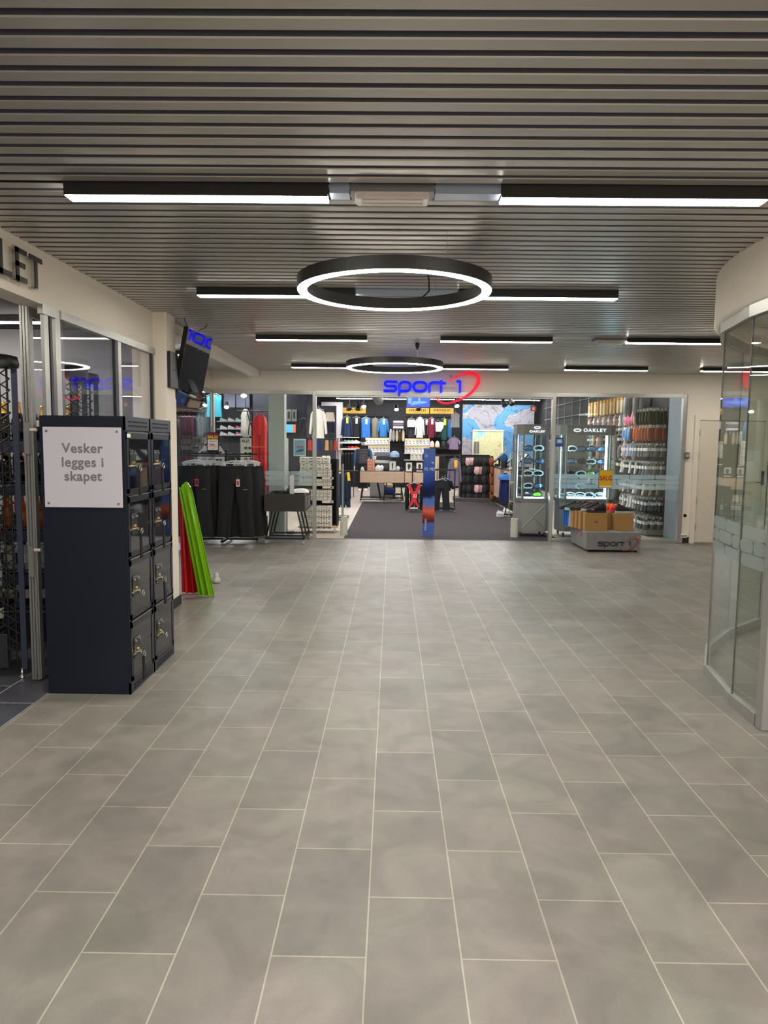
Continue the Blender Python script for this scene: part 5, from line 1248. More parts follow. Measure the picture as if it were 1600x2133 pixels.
# things on the tables
t = thing('sale_poster', 'orange and white repeated SALE poster standing on the light wood table', 'poster', (W(773, 966, 19.5).x, 19.5, .87))
x0, x1, z0, z1 = RC(766, 955, 782, 979, 19.5); w = (x1-x0)/2; hh = .32
obj('sheet', MB().box(-w, w, 0, .01, 0, hh), mat('poster_orange', (232, 118, 40), .5), t)
for i in range(4): text('lettering', 'SALE', .085, BOXW, (0, -.004, hh*(.13+.25*i)), t, depth=.002, bold=.0015)
def hat(px, py, Y, c, lab, sc=1.0, z=.87):
    t = thing('knit_hat', lab, 'hat', (W(px, py, Y).x, Y, z), 0, 'hats and small goods on the light wood tables'); o = inst('fabric', bn, 0, 0, (0, 0, 0), parent=t, m=col(c)); o.scale = (sc, sc, sc)
    inst('brim', garment_fold, 0, 0, (0, 0, 0), parent=t, m=col(tuple(max(0, v-14) for v in c))).scale = (.6*sc, .6*sc, .35*sc)
garment_fold = FO
hs = [(755, 19.45, (200, 200, 200), .5, 'pale grey'), (761, 19.8, (30, 30, 32), .6, 'black'), (788, 19.5, (222, 222, 222), .75, 'white'), (795, 19.7, (228, 226, 224), .7, 'second white'), (803, 19.55, (40, 40, 44), .6, 'charcoal'), (811, 19.8, (26, 26, 30), .7, 'small black'), (821, 19.5, (214, 216, 220), .5, 'light'), (829, 19.75, (210, 206, 204), .6, 'ivory'), (836, 19.5, (30, 34, 60), .5, 'navy')]
for px, y, c, sc_, nm in hs: hat(px, 982, y, c, '%s knit hat lying on the wood table with the orange poster' % nm, sc_)
for i, px in enumerate((852, 862, 874)): hat(px, 978, 20.7, [(30, 34, 60), (40, 40, 44), (24, 24, 26)][i], '%s dark hat from the left on the hidden wood table' % ORD[i], .8, .81)
def frame_sign(px, Y, z, lab, shape=0):
    t = thing('card_frame', lab, 'sign', (W(px, 965, Y).x, Y, z), 0, 'grey framed cards on the wood tables')
    obj('frame', MB().box(-.10, .10, 0, .012, .0, .02).box(-.10, .10, 0, .012, .27, .29).box(-.1, -.085, 0, .012, .02, .27).box(.085, .1, 0, .012, .02, .27), DARK, t)
    obj('card', MB().box(-.085, .085, .004, .01, .02, .27), BOXW, t)
    obj('picture', MB().prism([(-.04, .20), (-.02, .23), (.04, .22), (.05, .15), (.01, .08), (-.01, .06), (-.03, .12)] if shape else [(-.01, .06), (.012, .06), (.02, .2), (0, .24), (-.02, .2)], .002, .004, 'y'), DARK, t)
frame_sign(818, 19.35, .87, 'grey framed card with slim figure picture on the wood table'); frame_sign(852, 20.45, .81, 'grey framed card with dark mitten picture, left of the two', 1); frame_sign(874, 20.45, .81, 'grey framed card with dark mitten picture beside the blue column', 1)
# bowl hat stand with blue helmet shape
t = thing('bicycle_helmet', 'pale blue helmet on a black stand behind the framed card', 'helmet', (W(822, 950, 21).x, 21.0, 0))
hz = W(822, 948, 21).z
obj('shell', MB().lathe([(.14, hz-.06), (.145, hz), (.12, hz+.07), (.07, hz+.11), (.01, hz+.12)], 18), mat('helmet_blue', (150, 180, 214), .3), t); obj('stand', MB().cyl(0, 0, 0, hz-.06, .04, 12).box(-.12, .12, -.1, .1, 0, .03).box(-.14, .14, -.1, .1, hz-.08, hz-.05), BLACK, t)
# pillows / folded goods stack behind the table
for i in range(5):
    p = W(796, 985-6*i, 21.5); inst('folded_fleece', FO, '%s folded grey fleece from the bottom in the pile behind the orange poster' % ORD[i], 'fleece', (p.x+.06*(i % 2), 21.5, .82+.105*i), 0, 'folded grey fleeces behind the wood table', sc=(1.3, 1.2, 1.1), m=col([(188, 186, 184), (70, 72, 78), (204, 202, 198), (60, 62, 70), (120, 120, 126)][i]))
x = W(796, 985, 21.5).x; tag(obj('low_stand', MB().bbox(x-.35, x+.35, 21.2, 21.8, 0, .82, .01), mat('stand_grey', (120, 118, 120), .6)), 'grey stand carrying the pile of fleeces', 'stand')
p = G(811, 1036)
t = thing('low_bench', 'low black bench with blue and yellow goods under the wood table', 'bench', (p.x, 20.2, 0)); obj('frame', MB().box(-.15, .35, 0, .4, .16, .2).box(-.15, -.13, 0, .4, 0, .45).box(.33, .35, 0, .4, 0, .45), BLACK, t)
tag(obj('storage_bag', MB().bbox(p.x-.12, p.x+.14, 20.22, 20.5, .2, .36, .03), col((24, 60, 130))), 'blue soft bag on the low bench under the table', 'bag')
tag(obj('cap_box', MB().bbox(p.x-.14, p.x+.10, 20.22, 20.5, .36, .48, .03), col((196, 180, 150))), 'beige bundle on top of the blue bag', 'bundle')

# black rack with red vest and dark bags
q = G(892, 1066)
t = thing('clothes_rack', 'black low clothes rack in the middle aisle behind the blue column', 'rack', (1.0, 17.1, 0))
obj('frame', MB().box(-.52, .52, -.02, .02, .98, 1.02).box(-.52, -.49, -.02, .02, .08, .98).box(.49, .52, -.02, .02, .08, .98).box(-.5, .5, -.03, .03, .06, .1).box(-.50, -.46, -.3, .3, .06, .1).box(.46, .50, -.3, .3, .06, .1), BLACK, t)
for x_ in (-.48, .48):
    for y_ in (-.28, .28): caster(t, x_, y_)
for i, (px, lab) in enumerate([(848, 'dark jacket hanging at the left end of the low rack'), (858, 'dark jacket hanging second on the low rack'), (868, 'dark jacket hanging behind the red vest on the low rack'), (878, 'dark jacket hanging near the blue column on the low rack')]):
    hung('dark_jacket', 'jacket', lab, px-5, 1005, px+5, 1062, 17.1, (18, 18, 22), rz=.9, grp='dark jackets on the low rack')
t = thing('running_vest', 'red running vest with white print on a pale hanger', 'vest', (W(863, 1010, 16.7).x, 16.68, 0))
def zz(py): return W(863, py, 16.68).z
RV = mat('vest_red', (220, 40, 48), .5)
vb = MB()
for s_ in (-1, 1):
    vb.prism([(s_*.155, zz(1012)), (s_*.11, zz(1005)), (s_*.0+s_*.02, zz(1024)), (s_*.055, zz(1034))] , -.02, .02, 'y')
    vb.prism([(s_*.05, zz(1040)), (s_*.0, zz(1042)), (s_*.03, zz(1050)), (s_*.10, zz(1058)), (s_*.11, zz(1053))], -.02, .02, 'y')
vb.prism([(-.07, zz(1024)), (.07, zz(1024)), (.055, zz(1044)), (-.055, zz(1044))], -.025, .025, 'y')
obj('straps', vb, RV, t); text('print', '22', .10, BOXW, (.02, -.028, zz(1033)), t, depth=.002, bold=.002)
obj('buckle', MB().box(-.09, .09, -.024, .024, zz(1060), zz(1057)), BOXW, t)
inst('hanger', HGM, 0, 0, (0, 0, zz(1006)-.02), parent=t).scale = (.85, .85, .85)
obj('hook_arm', MB().tube([(0, 0, zz(1006)+.06), (0, .0, zz(992)), (0, .2, zz(992))], .004, 6), BLACK, t)
hung('ski_trousers', 'trousers', 'black trousers with small white emblem hanging right of the blue column', 901, 1000, 938, 1062, 16.95, (20, 22, 28), 'trousers', grp=None)
hung('dark_jacket', 'jacket', 'black jacket with red print hanging right of the blue column', 906, 998, 946, 1022, 17.2, (16, 16, 18))
# lilac tops
hung('fleece_sweater', 'sweater', 'lilac grey sweater with yellow tag hanging right of the blue column', 931, 956, 962, 1012, 18.2, (120, 110, 132), tagc=YT)
a = hung('lilac_shirt', 'shirt', 'short sleeved lilac top on a white hanger high on the right', 930, 912, 961, 936, 21, (150, 130, 160), sl=.2, L=.5, wire=True)
for i, (px, c, nm) in enumerate([(905, (214, 208, 196), 'white'), (911, (200, 180, 140), 'cream'), (917, (24, 24, 28), 'black'), (924, (20, 20, 24), 'matte black')]):
    hung('hanging_trousers', 'trousers', '%s trousers hanging under the beanies' % nm, px-4, 950, px+4, 1003, 24, c, 'trousers', grp='trousers on the back wall rail')
tag(obj('hanging_rail', MB().tube([(W(898, 948, 24).x, 24.0, W(898, 948, 24).z), (W(962, 948, 24).x, 24.0, W(898, 948, 24).z)], .015, 8).tube([(W(898, 948, 24).x, 24.0, 0), (W(898, 948, 24).x, 24.0, W(898, 948, 24).z)], .015, 8).tube([(W(962, 948, 24).x, 24.0, 0), (W(962, 948, 24).x, 24.0, W(898, 948, 24).z)], .015, 8), BLACK), 'black rail with trousers under the beanie shelf', 'rail')

# ---- map wall
def map_mat(name, sea, land, hill, ln, sc, off, thr=.5):
    m = bpy.data.materials.new(name); m.use_nodes = True; nt = m.node_tree; L = nt.links; b = nt.nodes['Principled BSDF']; b.inputs['Roughness'].default_value = .5
    tc = nt.nodes.new('ShaderNodeTexCoord'); mp = nt.nodes.new('ShaderNodeMapping'); mp.inputs['Location'].default_value = off; L.new(tc.outputs['Object'], mp.inputs[0])
    def N(s_, d_, di): 
        n = nt.nodes.new('ShaderNodeTexNoise'); n.inputs['Scale'].default_value = s_; n.inputs['Detail'].default_value = d_; n.inputs['Distortion'].default_value = di; L.new(mp.outputs[0], n.inputs[0]); return n.outputs[0]
    def RP(a, stops):
        r = nt.nodes.new('ShaderNodeValToRGB'); e = r.color_ramp.elements; e[0].position, e[0].color = stops[0][0], lin(stops[0][1]); e[1].position, e[1].color = stops[-1][0], lin(stops[-1][1])
        for p_, c_ in stops[1:-1]: k = e.new(p_); k.color = lin(c_)
        L.new(a, r.inputs[0]); return r.outputs[0]
    base = RP(N(sc, 7, .6), [(0, land), (thr-.02, land), (thr, hill), (thr+.006, sea), (1, sea)])
    lines = RP(N(sc*1.9, 6, 1.5), [(0, (255, 255, 255)), (.485, (255, 255, 255)), (.5, ln), (.515, (255, 255, 255)), (1, (255, 255, 255))])
    mx = nt.nodes.new('ShaderNodeMixRGB'); mx.blend_type = 'MULTIPLY'; mx.inputs[0].default_value = .8; L.new(base, mx.inputs[1]); L.new(lines, mx.inputs[2]); L.new(mx.outputs[0], b.inputs['Base Color']); return m
x0, x1, z0, z1 = RC(963, 846, 1112, 1000, 26.45)
tag(obj('wall_map', MB().box(0, x1-x0, 0, .03, 0, z1+.05-.1), map_mat('sea_map', (82, 142, 188), (146, 146, 156), (176, 172, 170), (110, 104, 112), .75, (3.1, 0, 1.7), .52), None, (x0, 26.5, .1)), 'wall covering relief map with blue sea on the back wall', 'map')
x0, x1, z0, z1 = RC(985.5, 898, 1047, 1010, 26.3)
t = thing('map_board', 'pale green framed hiking map hung in front of the wall map', 'map', (x0, 26.4, z0))
obj('sheet', MB().box(0, x1-x0, 0, .02, 0, z1-z0), map_mat('hiking_map', (150, 206, 214), (206, 206, 160), (190, 200, 150), (140, 120, 90), 1.5, (0, 0, 4), .62), t)
obj('light_frame', MB().box(-.02, x1-x0+.02, -.02, .03, z1-z0, z1-z0+.05).box(x1-x0, x1-x0+.02, -.02, .03, 0, z1-z0).box(-.02, 0, -.02, .03, 0, z1-z0), WHITE, t)
x0, x1, z0, z1 = RC(988, 920, 999, 945, 26.2); 
t = thing('leaflet_holder', 'clear leaflet holder with grey strips at the foot of the hiking map', 'holder', (x0, 26.3, z0)); obj('back', MB().box(0, x1-x0, 0, .02, 0, z1-z0), mat('holder_grey', (180, 180, 176), .4), t)
rb = MB()
for i in range(4): rb.box(.01+i*(x1-x0)/4, .03+i*(x1-x0)/4, -.02, 0, 0, z1-z0)
obj('rib', rb, DARK, t)
# right wall grid above the case
gm = MB(); 
for i in range(9): gm.tube([(5.36, 18+i*.9, 2.0), (5.36, 18+i*.9, 3.2)], .012, 5)
for z in (2.1, 2.5, 2.9): gm.tube([(5.36, 18, z), (5.36, 25.4, z)], .012, 5)
tag(obj('wall_grid', gm, GREYW), 'grey wire display grid high on the dark side wall', 'grid')
p = W(1109, 851, 25)
t = thing('exit_sign', 'small red fire call sign hanging beside the map wall', 'sign', (p.x, 25, p.z)); obj('plate', MB().bbox(-.06, .14, 0, .03, -.09, .09, .004), mat('fire_red', (190, 60, 56), .5), t); obj('pictogram', MB().box(.0, .08, -.003, 0, -.05, .05), BOXW, t); obj('hanger', MB().tube([(.04, .015, .09), (.04, .015, 3.25-p.z)], .006, 6), BLACK, t)

# ---- gondola of dark gloves before the counter
t = thing('glove_stand', 'black floor stand crowded with dark gloves and bags before the map', 'stand', (2.34, 20.2, 0))
obj('core', MB().box(-.40, .42, .0, .5, .12, 1.32), BLACKM, t); obj('foot', MB().bbox(-.56, .47, -.25, .6, 0, .12, .01), mat('stand_foot', (70, 68, 66), .6), t)
nG = 0
for r in range(5):
    for i in range(8):
        px = 967+i*8.2+(r % 2)*1.5; Y = 20.15-.1*(i % 2); p = W(px, 952+r*19, Y)
        c = PMAT['dark'] if not (i in (3, 4) and r in (1, 3)) else PMAT['ltpink']
        if i == 7: c = PMAT['rust']
        if r == 0 and i < 3: c = PMAT['ltpink'] if i else PMAT['dark']
        inst('glove', GLV, '%s glove from the left in the %s row of the black floor stand' % (ORD[i], ORD[r]), 'gloves', (p.x, Y, p.z), random.uniform(-.4, .4), 'gloves on the black floor stand', sc=(1.3, 1.3, .95), m=c).material_slots[1].link = 'OBJECT'
        bpy.context.scene.collection.objects[-1].material_slots[1].material = PMAT['dark']
# ---- counter
t = thing('sales_counter', 'light wood sales counter with dark top on the right of the aisle', 'counter', (2.86, 17.3, 0))
obj('front_panel', MB().box(0, .03, 0, 3.9, .2, .98), WOOD, t); obj('body', MB().box(.03, .7, .02, 3.88, .06, .98), mat('counter_dark', (34, 32, 34), .5), t)
obj('worktop', MB().bbox(-.02, .74, -.02, 3.92, .98, 1.02, .004), mat('counter_top', (60, 54, 52), .4), t); obj('poster', MB().box(-.004, 0, .95, 1.55, .42, .98), mat('poster_lilac', (120, 104, 124), .5, noise=.3, nscale=5), t); obj('drawer_plate', MB().box(-.004, 0, 1.0, 1.35, .26, .36), mat('plate_grey', (90, 90, 92), .5), t)
for i, (px, Y, nm) in enumerate([(1025, 20.0, 'far'), (1046, 18.6, 'middle'), (1064, 17.8, 'near')]):
    t = thing('cash_register', '%s black touch screen till standing on the counter' % nm, 'cash register', (3.0+.12*i, Y, 1.02), 0, 'tills on the sales counter')
    obj('base', MB().bbox(-.12, .14, -.14, .14, 0, .06, .01), BLACK, t); obj('stand', MB().tube([(0, 0, .05), (.0, .05, .2)], .03, 8), BLACK, t)
    obj('screen', MB().prism([(-.18, .12), (-.16, .10), (.12, .34), (.10, .37)], -.18, .18, 'y'), mat('till_screen', (26, 28, 32), .2), t)
t = thing('blue_ball_cap', 'dark blue ball shaped hat on the till stand', 'hat', (W(1050, 968, 18.4).x, 18.4, 1.02)); obj('stand', MB().cyl(0, 0, 0, .18, .08, 14), BLACK, t); obj('dome', MB().lathe([(.09, .18), (.1, .24), (.08, .32), (.01, .36)], 16), col((24, 70, 110)), t)
for i in range(4): tag(obj('paper_item', MB().bbox(-.08, .08, -.05, .05, 0, .05, .01), [WHITE, mat('cloth_red', (190, 50, 50), .7), WHITE, mat('cloth_cream', (220, 214, 200), .7)][i], None, (2.95+.1*(i % 2), 17.5+.7*i, 1.02)), '%s small packet lying along the counter edge' % ORD[i], 'packet')
# rack with jackets in front of the counter end
t = thing('clothes_rack', 'small clothes rack with grey trousers at the near end of the counter', 'rack', (2.78, 15.9, 0)); obj('frame', MB().tube([(-.25, 0, .05), (-.12, 0, 1.0), (.35, 0, 1.0), (.48, 0, .05)], .013, 8).tube([(-.12, -.2, 1.0), (-.12, .2, 1.0)], .013, 8).box(-.27, .5, -.02, .02, .05, .08), BLACK, t)
for x_ in (-.25, .48): caster(t, x_, 0)
for i, (px, c, nm) in enumerate([(1052, (54, 58, 64), 'slate'), (1058, (84, 86, 90), 'mid grey'), (1063, (130, 124, 112), 'camouflage grey'), (1068, (60, 62, 70), 'charcoal')]):
    hung('hanging_trousers', 'trousers', '%s trousers on the small rack at the counter end' % nm, px-4, 1010, px+4, 1052, 15.85+.05*(i % 2), c, 'trousers', grp='trousers on the small rack')
a = hung('quilted_jacket', 'jacket', 'dark blue jacket with light blue collar draped over the small rack', 1038, 985, 1066, 1048, 15.6, (22, 34, 88), hanger=False, rz=.3)
obj('collar', MB().loft([(0, 0, 0, .12, .05), (0, 0, -.06, .2, .07), (0, 0, -.12, .16, .06)], 18, .3, 5), col((70, 130, 210)), a, (0.02, -.04, -.02))
q = G(1044, 1077); shoe((q.x-.1, q.y, 0), .15, 'single white shoe lying on the floor before the counter', WS, WS, WS, grp=None)
q = G(1054, 1072); shoe((q.x-.05, q.y+.12, 0), .1, 'second white shoe lying behind the first on the floor', WS, WS, WS, grp=None)

# ---- left: blue jackets on a rack behind the box shelf
t = thing('clothes_rack', 'black rack of teal jackets beside the white box shelf', 'rack', (-1.1, 15.0, 0)); rz_ = W(712, 984, 15).z+.03
obj('frame', MB().tube([(-.25, 0, .1), (-.25, 0, rz_)], .015, 8).tube([(-.3, 0, rz_), (.4, 0, rz_)], .015, 8).box(-.3, .2, -.2, .2, .05, .08), BLACK, t)
for i, (px, c, nm) in enumerate([(700, (18, 46, 66), 'leftmost'), (705, (20, 52, 76), 'second'), (710, (20, 54, 80), 'third'), (715, (18, 50, 74), 'fourth'), (720, (16, 40, 62), 'fifth'), (726, (16, 36, 54), 'rightmost')]):
    hung('teal_jacket', 'jacket', '%s dark teal jacket on the rack beside the box shelf' % nm, px-6, 986, px+6, 1052+i % 2*5, 14.95-.04*i, c, rz=1.0, sl=.5, tagc=None, grp='dark teal jackets beside the box shelf')
for i, (px, py) in enumerate([(703, 968), (725, 990)]):
    p = W(px, py, 14.6); o = tag(obj('hang_tag', MB().prism([(-.025, 0), (.03, .0), (.05, -.17), (-.005, -.17)], 0, .006, 'y'), YT, None, (p.x, 14.6, p.z+.06)), '%s long yellow hang tag on the teal jackets' % ['left', 'right'][i], 'tag')
# white jacket and small garments above
hung('white_jacket', 'jacket', 'white jacket hanging high just inside the left door post', 644, 852, 682, 913, 17, (218, 216, 206), wire=True)
hung('short_skirt', 'skirt', 'cream shorts hanging highest right of the white jacket', 676, 858, 698, 877, 18, (206, 196, 180), 'shorts', hanger=False)
hung('short_skirt', 'shorts', 'navy shorts hanging below the cream ones', 678, 880, 698, 900, 18, (20, 24, 48), 'shorts', hanger=False)
hung('short_skirt', 'shorts', 'dark green shorts hanging below the navy ones', 678, 903, 697, 920, 18, (34, 48, 46), 'shorts', hanger=False)
x0, x1, z0, z1 = RC(640, 845, 700, 1000, 18.4); tag(obj('wall_panel', MB().box(x0, x1, 18.45, 18.5, 0, z1), mat('panel_dark', (52, 54, 60), .7)), 'dark grey display partition behind the white jacket', 'partition')
for i, (px, c, nm, w_) in enumerate([(634, (206, 60, 56), 'red', 9), (646, (210, 60, 60), 'bright red', 9), (662, (34, 46, 96), 'navy blue', 17), (681, (214, 170, 120), 'tan', 8), (690, (110, 80, 50), 'brown', 6), (699, (200, 50, 44), 'scarlet', 6)]):
    hung('folded_shorts', 'shorts', '%s shorts hanging in the row above the white boxes' % nm, px-w_/2, 916, px+w_/2, 937, 17.5, c, 'shorts', hanger=False, grp='coloured shorts above the box shelf')
for i, px in enumerate((715, 721, 727, 733)): hung('black_shirt', 'shirt', '%s black shirt from the left on the rail behind the teal jackets' % ORD[i], px-4, 945, px+4, 1005, 21.5, (26, 26, 30), sl=0, rz=1.2, grp='dark tops behind the teal jackets')

# ---- left window goods
hung('blue_vest', 'vest', 'turquoise padded vest hanging in the left window', 430, 822, 462, 868, 13.6, (60, 172, 196), sl=.0, fold=.1, wire=True)
hung('long_coat', 'coat', 'dark teal coat hanging below the turquoise vest', 408, 850, 446, 912, 14.2, (18, 46, 56), sl=.5, wire=True)
for i, px in enumerate((378, 386, 394, 402, 411)): hung('dark_jacket', 'jacket', '%s dark navy coat from the left deep in the side window' % ORD[i], px-7, 868, px+7, 925, 14.5, (26, 28, 44), sl=.5, rz=.5, grp='navy coats in the side window')
for i, px in enumerate((378, 388, 399, 409)): hung('dark_trousers', 'trousers', '%s dark grey trousers from the left under the navy coats' % ORD[i], px-5, 930, px+5, 972, 14, (36, 38, 44), 'trousers', grp='trousers under the navy coats')
for i, px in enumerate((408, 420, 430)): hung('grey_jacket', 'jacket', '%s grey brown jacket from the left behind the sunglasses board' % ORD[i], px-7, 892, px+7, 935, 15, [(52, 50, 48), (70, 72, 74), (96, 98, 104)][i], sl=.5, rz=.4, grp='jackets behind the sunglasses board')
# shoe wall
x0, x1, z0, z1 = RC(452, 868, 520, 912, 22)
sw = MB().box(x0, x1, 22.3, 22.35, z0-.6, z1+.3)
tag(obj('shoe_wall', sw, mat('shoe_wall_dark', (44, 44, 50), .6)), 'dark back panel of the shoe wall in the left window', 'panel')
for r, py in enumerate((877, 893, 906)):
    z = W(488, py, 22).z
    tag(obj('shoe_wall_shelf', MB().box(x0, x1, 21.95, 22.3, z-.03, z), mat('shelf_grey', (150, 152, 158), .4)), '%s shelf of the shoe wall' % ['top', 'middle', 'lowest'][r], 'shelf')
    for i in range(4):
        c = [MINT, WS, mat('shoe_skyblue', (120, 170, 220), .5), WS, PK, WS, MINT, WS, WS, MINT, WS, PK][(r*5+i*3) % 12]
        shoe((x0+.08+i*(x1-x0-.05)/4, 22.1, z), -.3, '%s trainer from the left on the %s shelf of the shoe wall' % (ORD[i], ['top', 'middle', 'lowest'][r]), c, WS, grp='trainers on the shoe wall', full=False, sc=.75)
# backpack
x0, x1, z0, z1 = RC(501, 852, 523, 911, 15)
t = thing('duffel_bag', 'long grey backpack hanging from the ceiling in the left window', 'bag', ((x0+x1)/2, 15, 0))
w = (x1-x0)/2
obj('body', MB().loft([(0, 0, z0, w*.5, .08), (0, 0, z0+.06, w*.95, .13), (0, 0, z0+.22, w*.9, .13), (-.01, 0, z0+.33, w*.75, .1), (-.01, 0, z0+.45, w*.8, .11), (0, 0, z1-.05, w*.55, .08), (0, 0, z1, w*.3, .04)], 24, .12, 5), col((168, 164, 158)), t)
obj('straps', MB().tube([(w*.5, -.1, z1-.05), (w*1.0, -.12, z0+.3), (w*.6, -.1, z0+.05)], .012, 6).tube([(0, 0, z1), (0, 0, 3.25)], .008, 6), BLACK, t)
# red snow suit
x0, x1, z0, z1 = RC(527, 866, 556.5, 1030, 12.75)
t = thing('snow_suit', 'bright red snow suit hanging full length behind the glass', 'suit', ((x0+x1)/2, 12.75, z1)); w = (x1-x0)/2; hh = z1-z0
RS = mat('suit_red', (226, 24, 26), .5, noise=.14, nscale=10, bump=.4, bscale=25)
obj('top', MB().loft([(0, 0, 0, w*.5, .05), (0, 0, -.05, w*.9, .07), (0, 0, -.2, w, .09), (0, 0, -.34, w*.95, .09)], 30, .25, 7), RS, t)
lg = MB()
for s_ in (-1, 1): lg.loft([(s_*w*.45, 0, -.30, w*.52, .08), (s_*w*.45, 0, -.6, w*.5, .09), (s_*w*.47, 0, -.9, w*.48, .08), (s_*w*.47, 0, -hh, w*.5, .09)], 24, .35, 6, ph=s_)
obj('legs', lg, RS, t)
obj('belt', MB().box(-w*.95, w*.95, -.10, -.09, -.56, -.54), mat('suit_belt', (240, 120, 60), .5), t)
obj('hanger_straps', MB().tube([(-w*.5, 0, 0), (-w*.4, 0, .08)], .008, 6).tube([(w*.5, 0, 0), (w*.4, 0, .08)], .008, 6), RS, t)
tag(obj('hanging_rail', MB().tube([(x0-.3, 12.75, z1+.08), (x1+.05, 12.75, z1+.08)], .01, 8).tube([(x0-.3, 12.75, z1+.08), (x0-.3, 12.75, 3.25)], .01, 8), BLACK), 'black ceiling rail holding the red snow suit', 'rail')
# sunglasses boards
gl_ = MB()
for s_ in (-1, 1): gl_.tube([(s_*.03+.022*math.cos(a*.785), 0, .016*math.sin(a*.785)) for a in range(8)], .003, 5, 0, closed=True).add([(s_*.03+.022*math.cos(a*.785), 0, .016*math.sin(a*.785)) for a in range(8)], [tuple(range(8))], 1).tube([(s_*.055, 0, .01), (s_*.06, .10, .0)], .003, 5, 0)
gl_.tube([(-.01, 0, .006), (.01, 0, .006)], .003, 5, 0)
SG = gl_.mesh('sunglasses_shape', [BLACK, GOGM[3]])
x0, x1, z0, z1 = RC(412, 913, 472, 972, 12.5); w = (x1-x0)/2; hh = z1-z0
t = thing('sunglasses_board', 'pale rounded sunglasses display board behind the trouser rack', 'display board', ((x0+x1)/2, 12.5, 0))
pol = [(-w, z0), (w, z0), (w, z0+.25), (w*.7, z0+.28), (w*.55, z1-.12), (w*.3, z1), (-w*.35, z1), (-w*.55, z1-.08), (-w*.62, z0+.32), (-w, z0+.25)]
obj('board', MB().prism(rounded(pol, .05, True, 3), 0, .02, 'y'), mat('board_pale', (206, 206, 200), .4), t); obj('stand', MB().box(-.05, .05, .0, .02, 0, z0).box(-.25, .25, -.1, .15, 0, .03), BLACK, t)
for r in range(3):
    for i in range(3): inst('sunglasses', SG, 'dark sunglasses, %s from the left in the %s row of the pale board' % (ORD[i], ['lowest', 'middle', 'top'][r]), 'sunglasses', ((x0+x1)/2-.14+.13*i, 12.49, z0+.12+.13*r), 0, 'sunglasses on the pale rounded board', sc=(1, .3, 1))
for bi, (a, b, y0_, y1_, nm) in enumerate([(501, 523, 913, 975, 'left'), (587, 600, 913, 1018, 'right')]):
    x0, x1, z0, z1 = RC(a, y0_, b, y1_, 12.6); w = (x1-x0)/2
    t = thing('sunglasses_board', '%s narrow white board lettered BLIZ with sunglasses' % nm, 'display board', ((x0+x1)/2, 12.6, 0))
    obj('board', MB().bbox(-w, w, 0, .04, z0, z1, .004), BOXW, t); obj('stand', MB().box(-.04, .04, .0, .03, 0, z0).box(-.15, .15, -.1, .12, 0, .03), BLACK, t)
    text('lettering', 'BLIZ', .07, BLACK, (0, -.003, z1-.05), t, depth=.002, bold=.0012, font_x=1.0 if bi == 0 else .6)
    if bi == 0:
        for i in range(5): inst('sunglasses', SG, 'sunglasses with %s lenses, %s from the top on the left white board' % (['brown', 'dark', 'purple', 'violet', 'grey'][i], ORD[i]), 'sunglasses', ((x0+x1)/2+.04, 12.58, z1-.17-.095*i), 0, 'sunglasses on the left white board', sc=(1.2, .3, 1.2), m=[mat('lens_brown', (120, 90, 70), .1), GOGM[3], mat('lens_purple', (130, 30, 90), .1), mat('lens_violet', (120, 60, 110), .1), GREYW][i], slot=1)
    else:
        for i in range(4): tag(obj('hanging_strap', MB().tube([(0, 0, 0), (.015, -.01, -.05), (-.01, -.01, -.1), (0.02, -.01, -.14)], .012, 6), BLACK, None, ((x0+x1)/2, 12.585, z1-.18-.17*i)), '%s dark strap from the top on the right white board' % ORD[i], 'strap')
# blue poster on the glass
x0, x1, z0, z1 = RC(612, 914, 637.5, 950, 11.98)
t = thing('glass_poster', 'light blue poster with red writing hung behind the left glass', 'poster', ((x0+x1)/2, 11.96, z0)); w = (x1-x0)/2; hh = z1-z0
obj('sheet', MB().box(-w, w, 0, .006, 0, hh), BOXW, t); obj('picture', MB().box(-w*.84, w*.84, -.002, 0, hh*.06, hh*.92), mat('poster_sky', (124, 168, 196), .5, noise=.15, nscale=12), t)
obj('red_words', MB().box(-w*.5, w*.6, -.004, -.002, hh*.5, hh*.56), mat('poster_red', (200, 50, 50), .5), t); obj('shoe_shape', MB().prism([(-w*.6, hh*.22), (w*.5, hh*.28), (w*.7, hh*.4), (w*.1, hh*.4), (-w*.5, hh*.3)], -.004, -.002, 'y'), mat('poster_navy', (40, 80, 130), .5), t)
# printed carton left of trolley table
x0, x1, z0, z1 = RC(530, 1020, 551, 1076, 12.2)
t = thing('printed_carton', 'tall printed carton with blue top standing behind the left glass', 'box', ((x0+x1)/2, 12.15, 0)); w = (x1-x0)/2
obj('carton', MB().bbox(-w, w, 0, .2, z0, z1, .004), mat('carton_grey', (160, 164, 168), .5), t); obj('blue_print', MB().box(-w*.9, w*.9, -.002, 0, z1-.14, z1-.02), mat('carton_blue', (60, 150, 180), .5), t); obj('red_print', MB().box(-w*.3, w*.3, -.002, 0, z0+.1, z0+.16), mat('carton_red', (140, 60, 50), .5), t)
tag(obj('black_crate', MB().bbox((x0+x1)/2-.13, (x0+x1)/2+.11, 12.1, 12.4, 0, z0, .006), BLACK), 'black crate carrying the printed carton', 'crate')
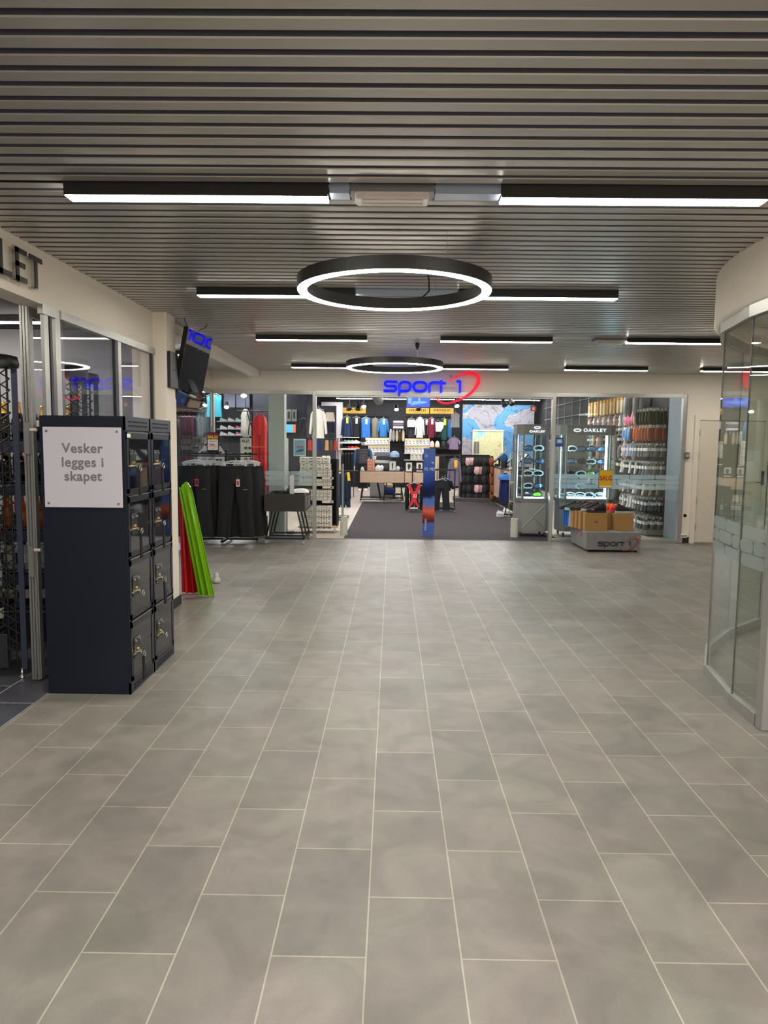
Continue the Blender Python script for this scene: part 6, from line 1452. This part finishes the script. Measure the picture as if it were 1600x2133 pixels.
# screen & phone cases behind
x0, x1, z0, z1 = RC(587, 884, 616, 901, 20); t = thing('wall_picture', 'lit blue and orange picture seen behind the pillar', 'picture', ((x0+x1)/2, 20, z0)); w = (x1-x0)/2
obj('backing', MB().box(-w, w, .01, .04, 0, z1-z0), BLACK, t); obj('picture', MB().box(-w, w*.6, 0, .01, 0, z1-z0), mat('picture_cyan', (90, 180, 220), .4, emit=(90, 180, 220), es=.1), t); obj('orange_band', MB().box(w*.6, w, 0, .01, 0, z1-z0), mat('picture_orange', (220, 120, 60), .4, emit=(220, 120, 60), es=.1), t)
tag(obj('picture_wall', MB().box(-3.9, -2.2, 20.1, 20.15, 0, 3.2), mat('dark_navy_panel', (22, 26, 40), .7)), 'dark navy partition behind the pillar', 'partition')
for i in range(3):
    x0, x1, z0, z1 = RC(586+i*11, 853, 596+i*11, 878, 20.05); t = thing('accessory_box', '%s white accessory pack from the left above the lit picture' % ORD[i], 'box', ((x0+x1)/2, 20.05, z0), 0, 'white accessory packs'); w = (x1-x0)/2
    obj('pack', MB().bbox(-w, w, 0, .05, 0, z1-z0, .004), mat('pack_grey', (196, 198, 204), .5), t); obj('phone_shape', MB().bbox(-w*.5, w*.4, -.006, 0, .08, z1-z0-.06, .002), BLACK, t)
hung('dark_jacket', 'jacket', 'dark trousers group hanging behind the left door post', 624, 872, 640, 912, 15, (22, 22, 28), sl=.5, wire=True)
x0, x1, z0, z1 = RC(466, 848, 520, 866, 24); tag(obj('lit_header', MB().bbox(x0, x1, 24, 24.05, z0, 3.25, .01), mat('header_blue_grey', (90, 96, 120), .5)), 'blue grey header board over the shoe wall', 'board')
tag(obj('low_counter', MB().bbox(-4.6, -3.2, 17.5, 18.1, 0, .9, .02), mat('low_counter', (60, 60, 66), .6)), 'dark low counter deep in the left part of the shop', 'counter')
def floor_rail(px0, px1, py, Y, lab):
    a = W(px0, py, Y); b = W(px1, py, Y)
    tag(obj('clothes_rail', MB().tube([(a.x, Y+.03, 0), (a.x, Y+.03, a.z+.04), (b.x, Y+.03, a.z+.04), (b.x, Y+.03, 0)], .012, 8), BLACK), lab, 'rail')
floor_rail(370, 420, 868, 14.5, 'black floor rail with navy coats in the side window')
floor_rail(400, 438, 892, 15, 'black floor rail with grey brown jackets behind the sunglasses board')
floor_rail(371, 415, 930, 14, 'black low rail with dark grey trousers in the side window')
floor_rail(711, 737, 945, 21.5, 'black floor rail behind the teal jackets')
floor_rail(628, 704, 916, 17.5, 'black floor rail with coloured shorts above the white boxes')
p = W(1300, 822, 13.65); p2 = W(1342, 822, 13.65)
tag(obj('hanging_rail', MB().tube([(p.x, 13.65, p.z+.02), (p2.x+.3, 13.65, p.z+.02)], .01, 6).tube([(p.x, 13.65, p.z), (p.x, 13.65, 3.25)], .01, 6), BLACK), 'thin black rail at the top of the right window', 'rail')
for xa, xb, y, s in [(-5.0, -3.4, 13.2, 'outermost'), (-3.6, -2.2, 14.6, 'near'), (-5.6, -3.9, 18.0, 'deep')]: strip_lamp(xa, xb, y, 3.19, '%s white strip light added over the left window goods' % s)  # extra strips added to brighten the left part of the shop
dup_ = {l: n for l, n in USED.items() if n > 1}
if dup_: print('DUP LABELS', dup_)
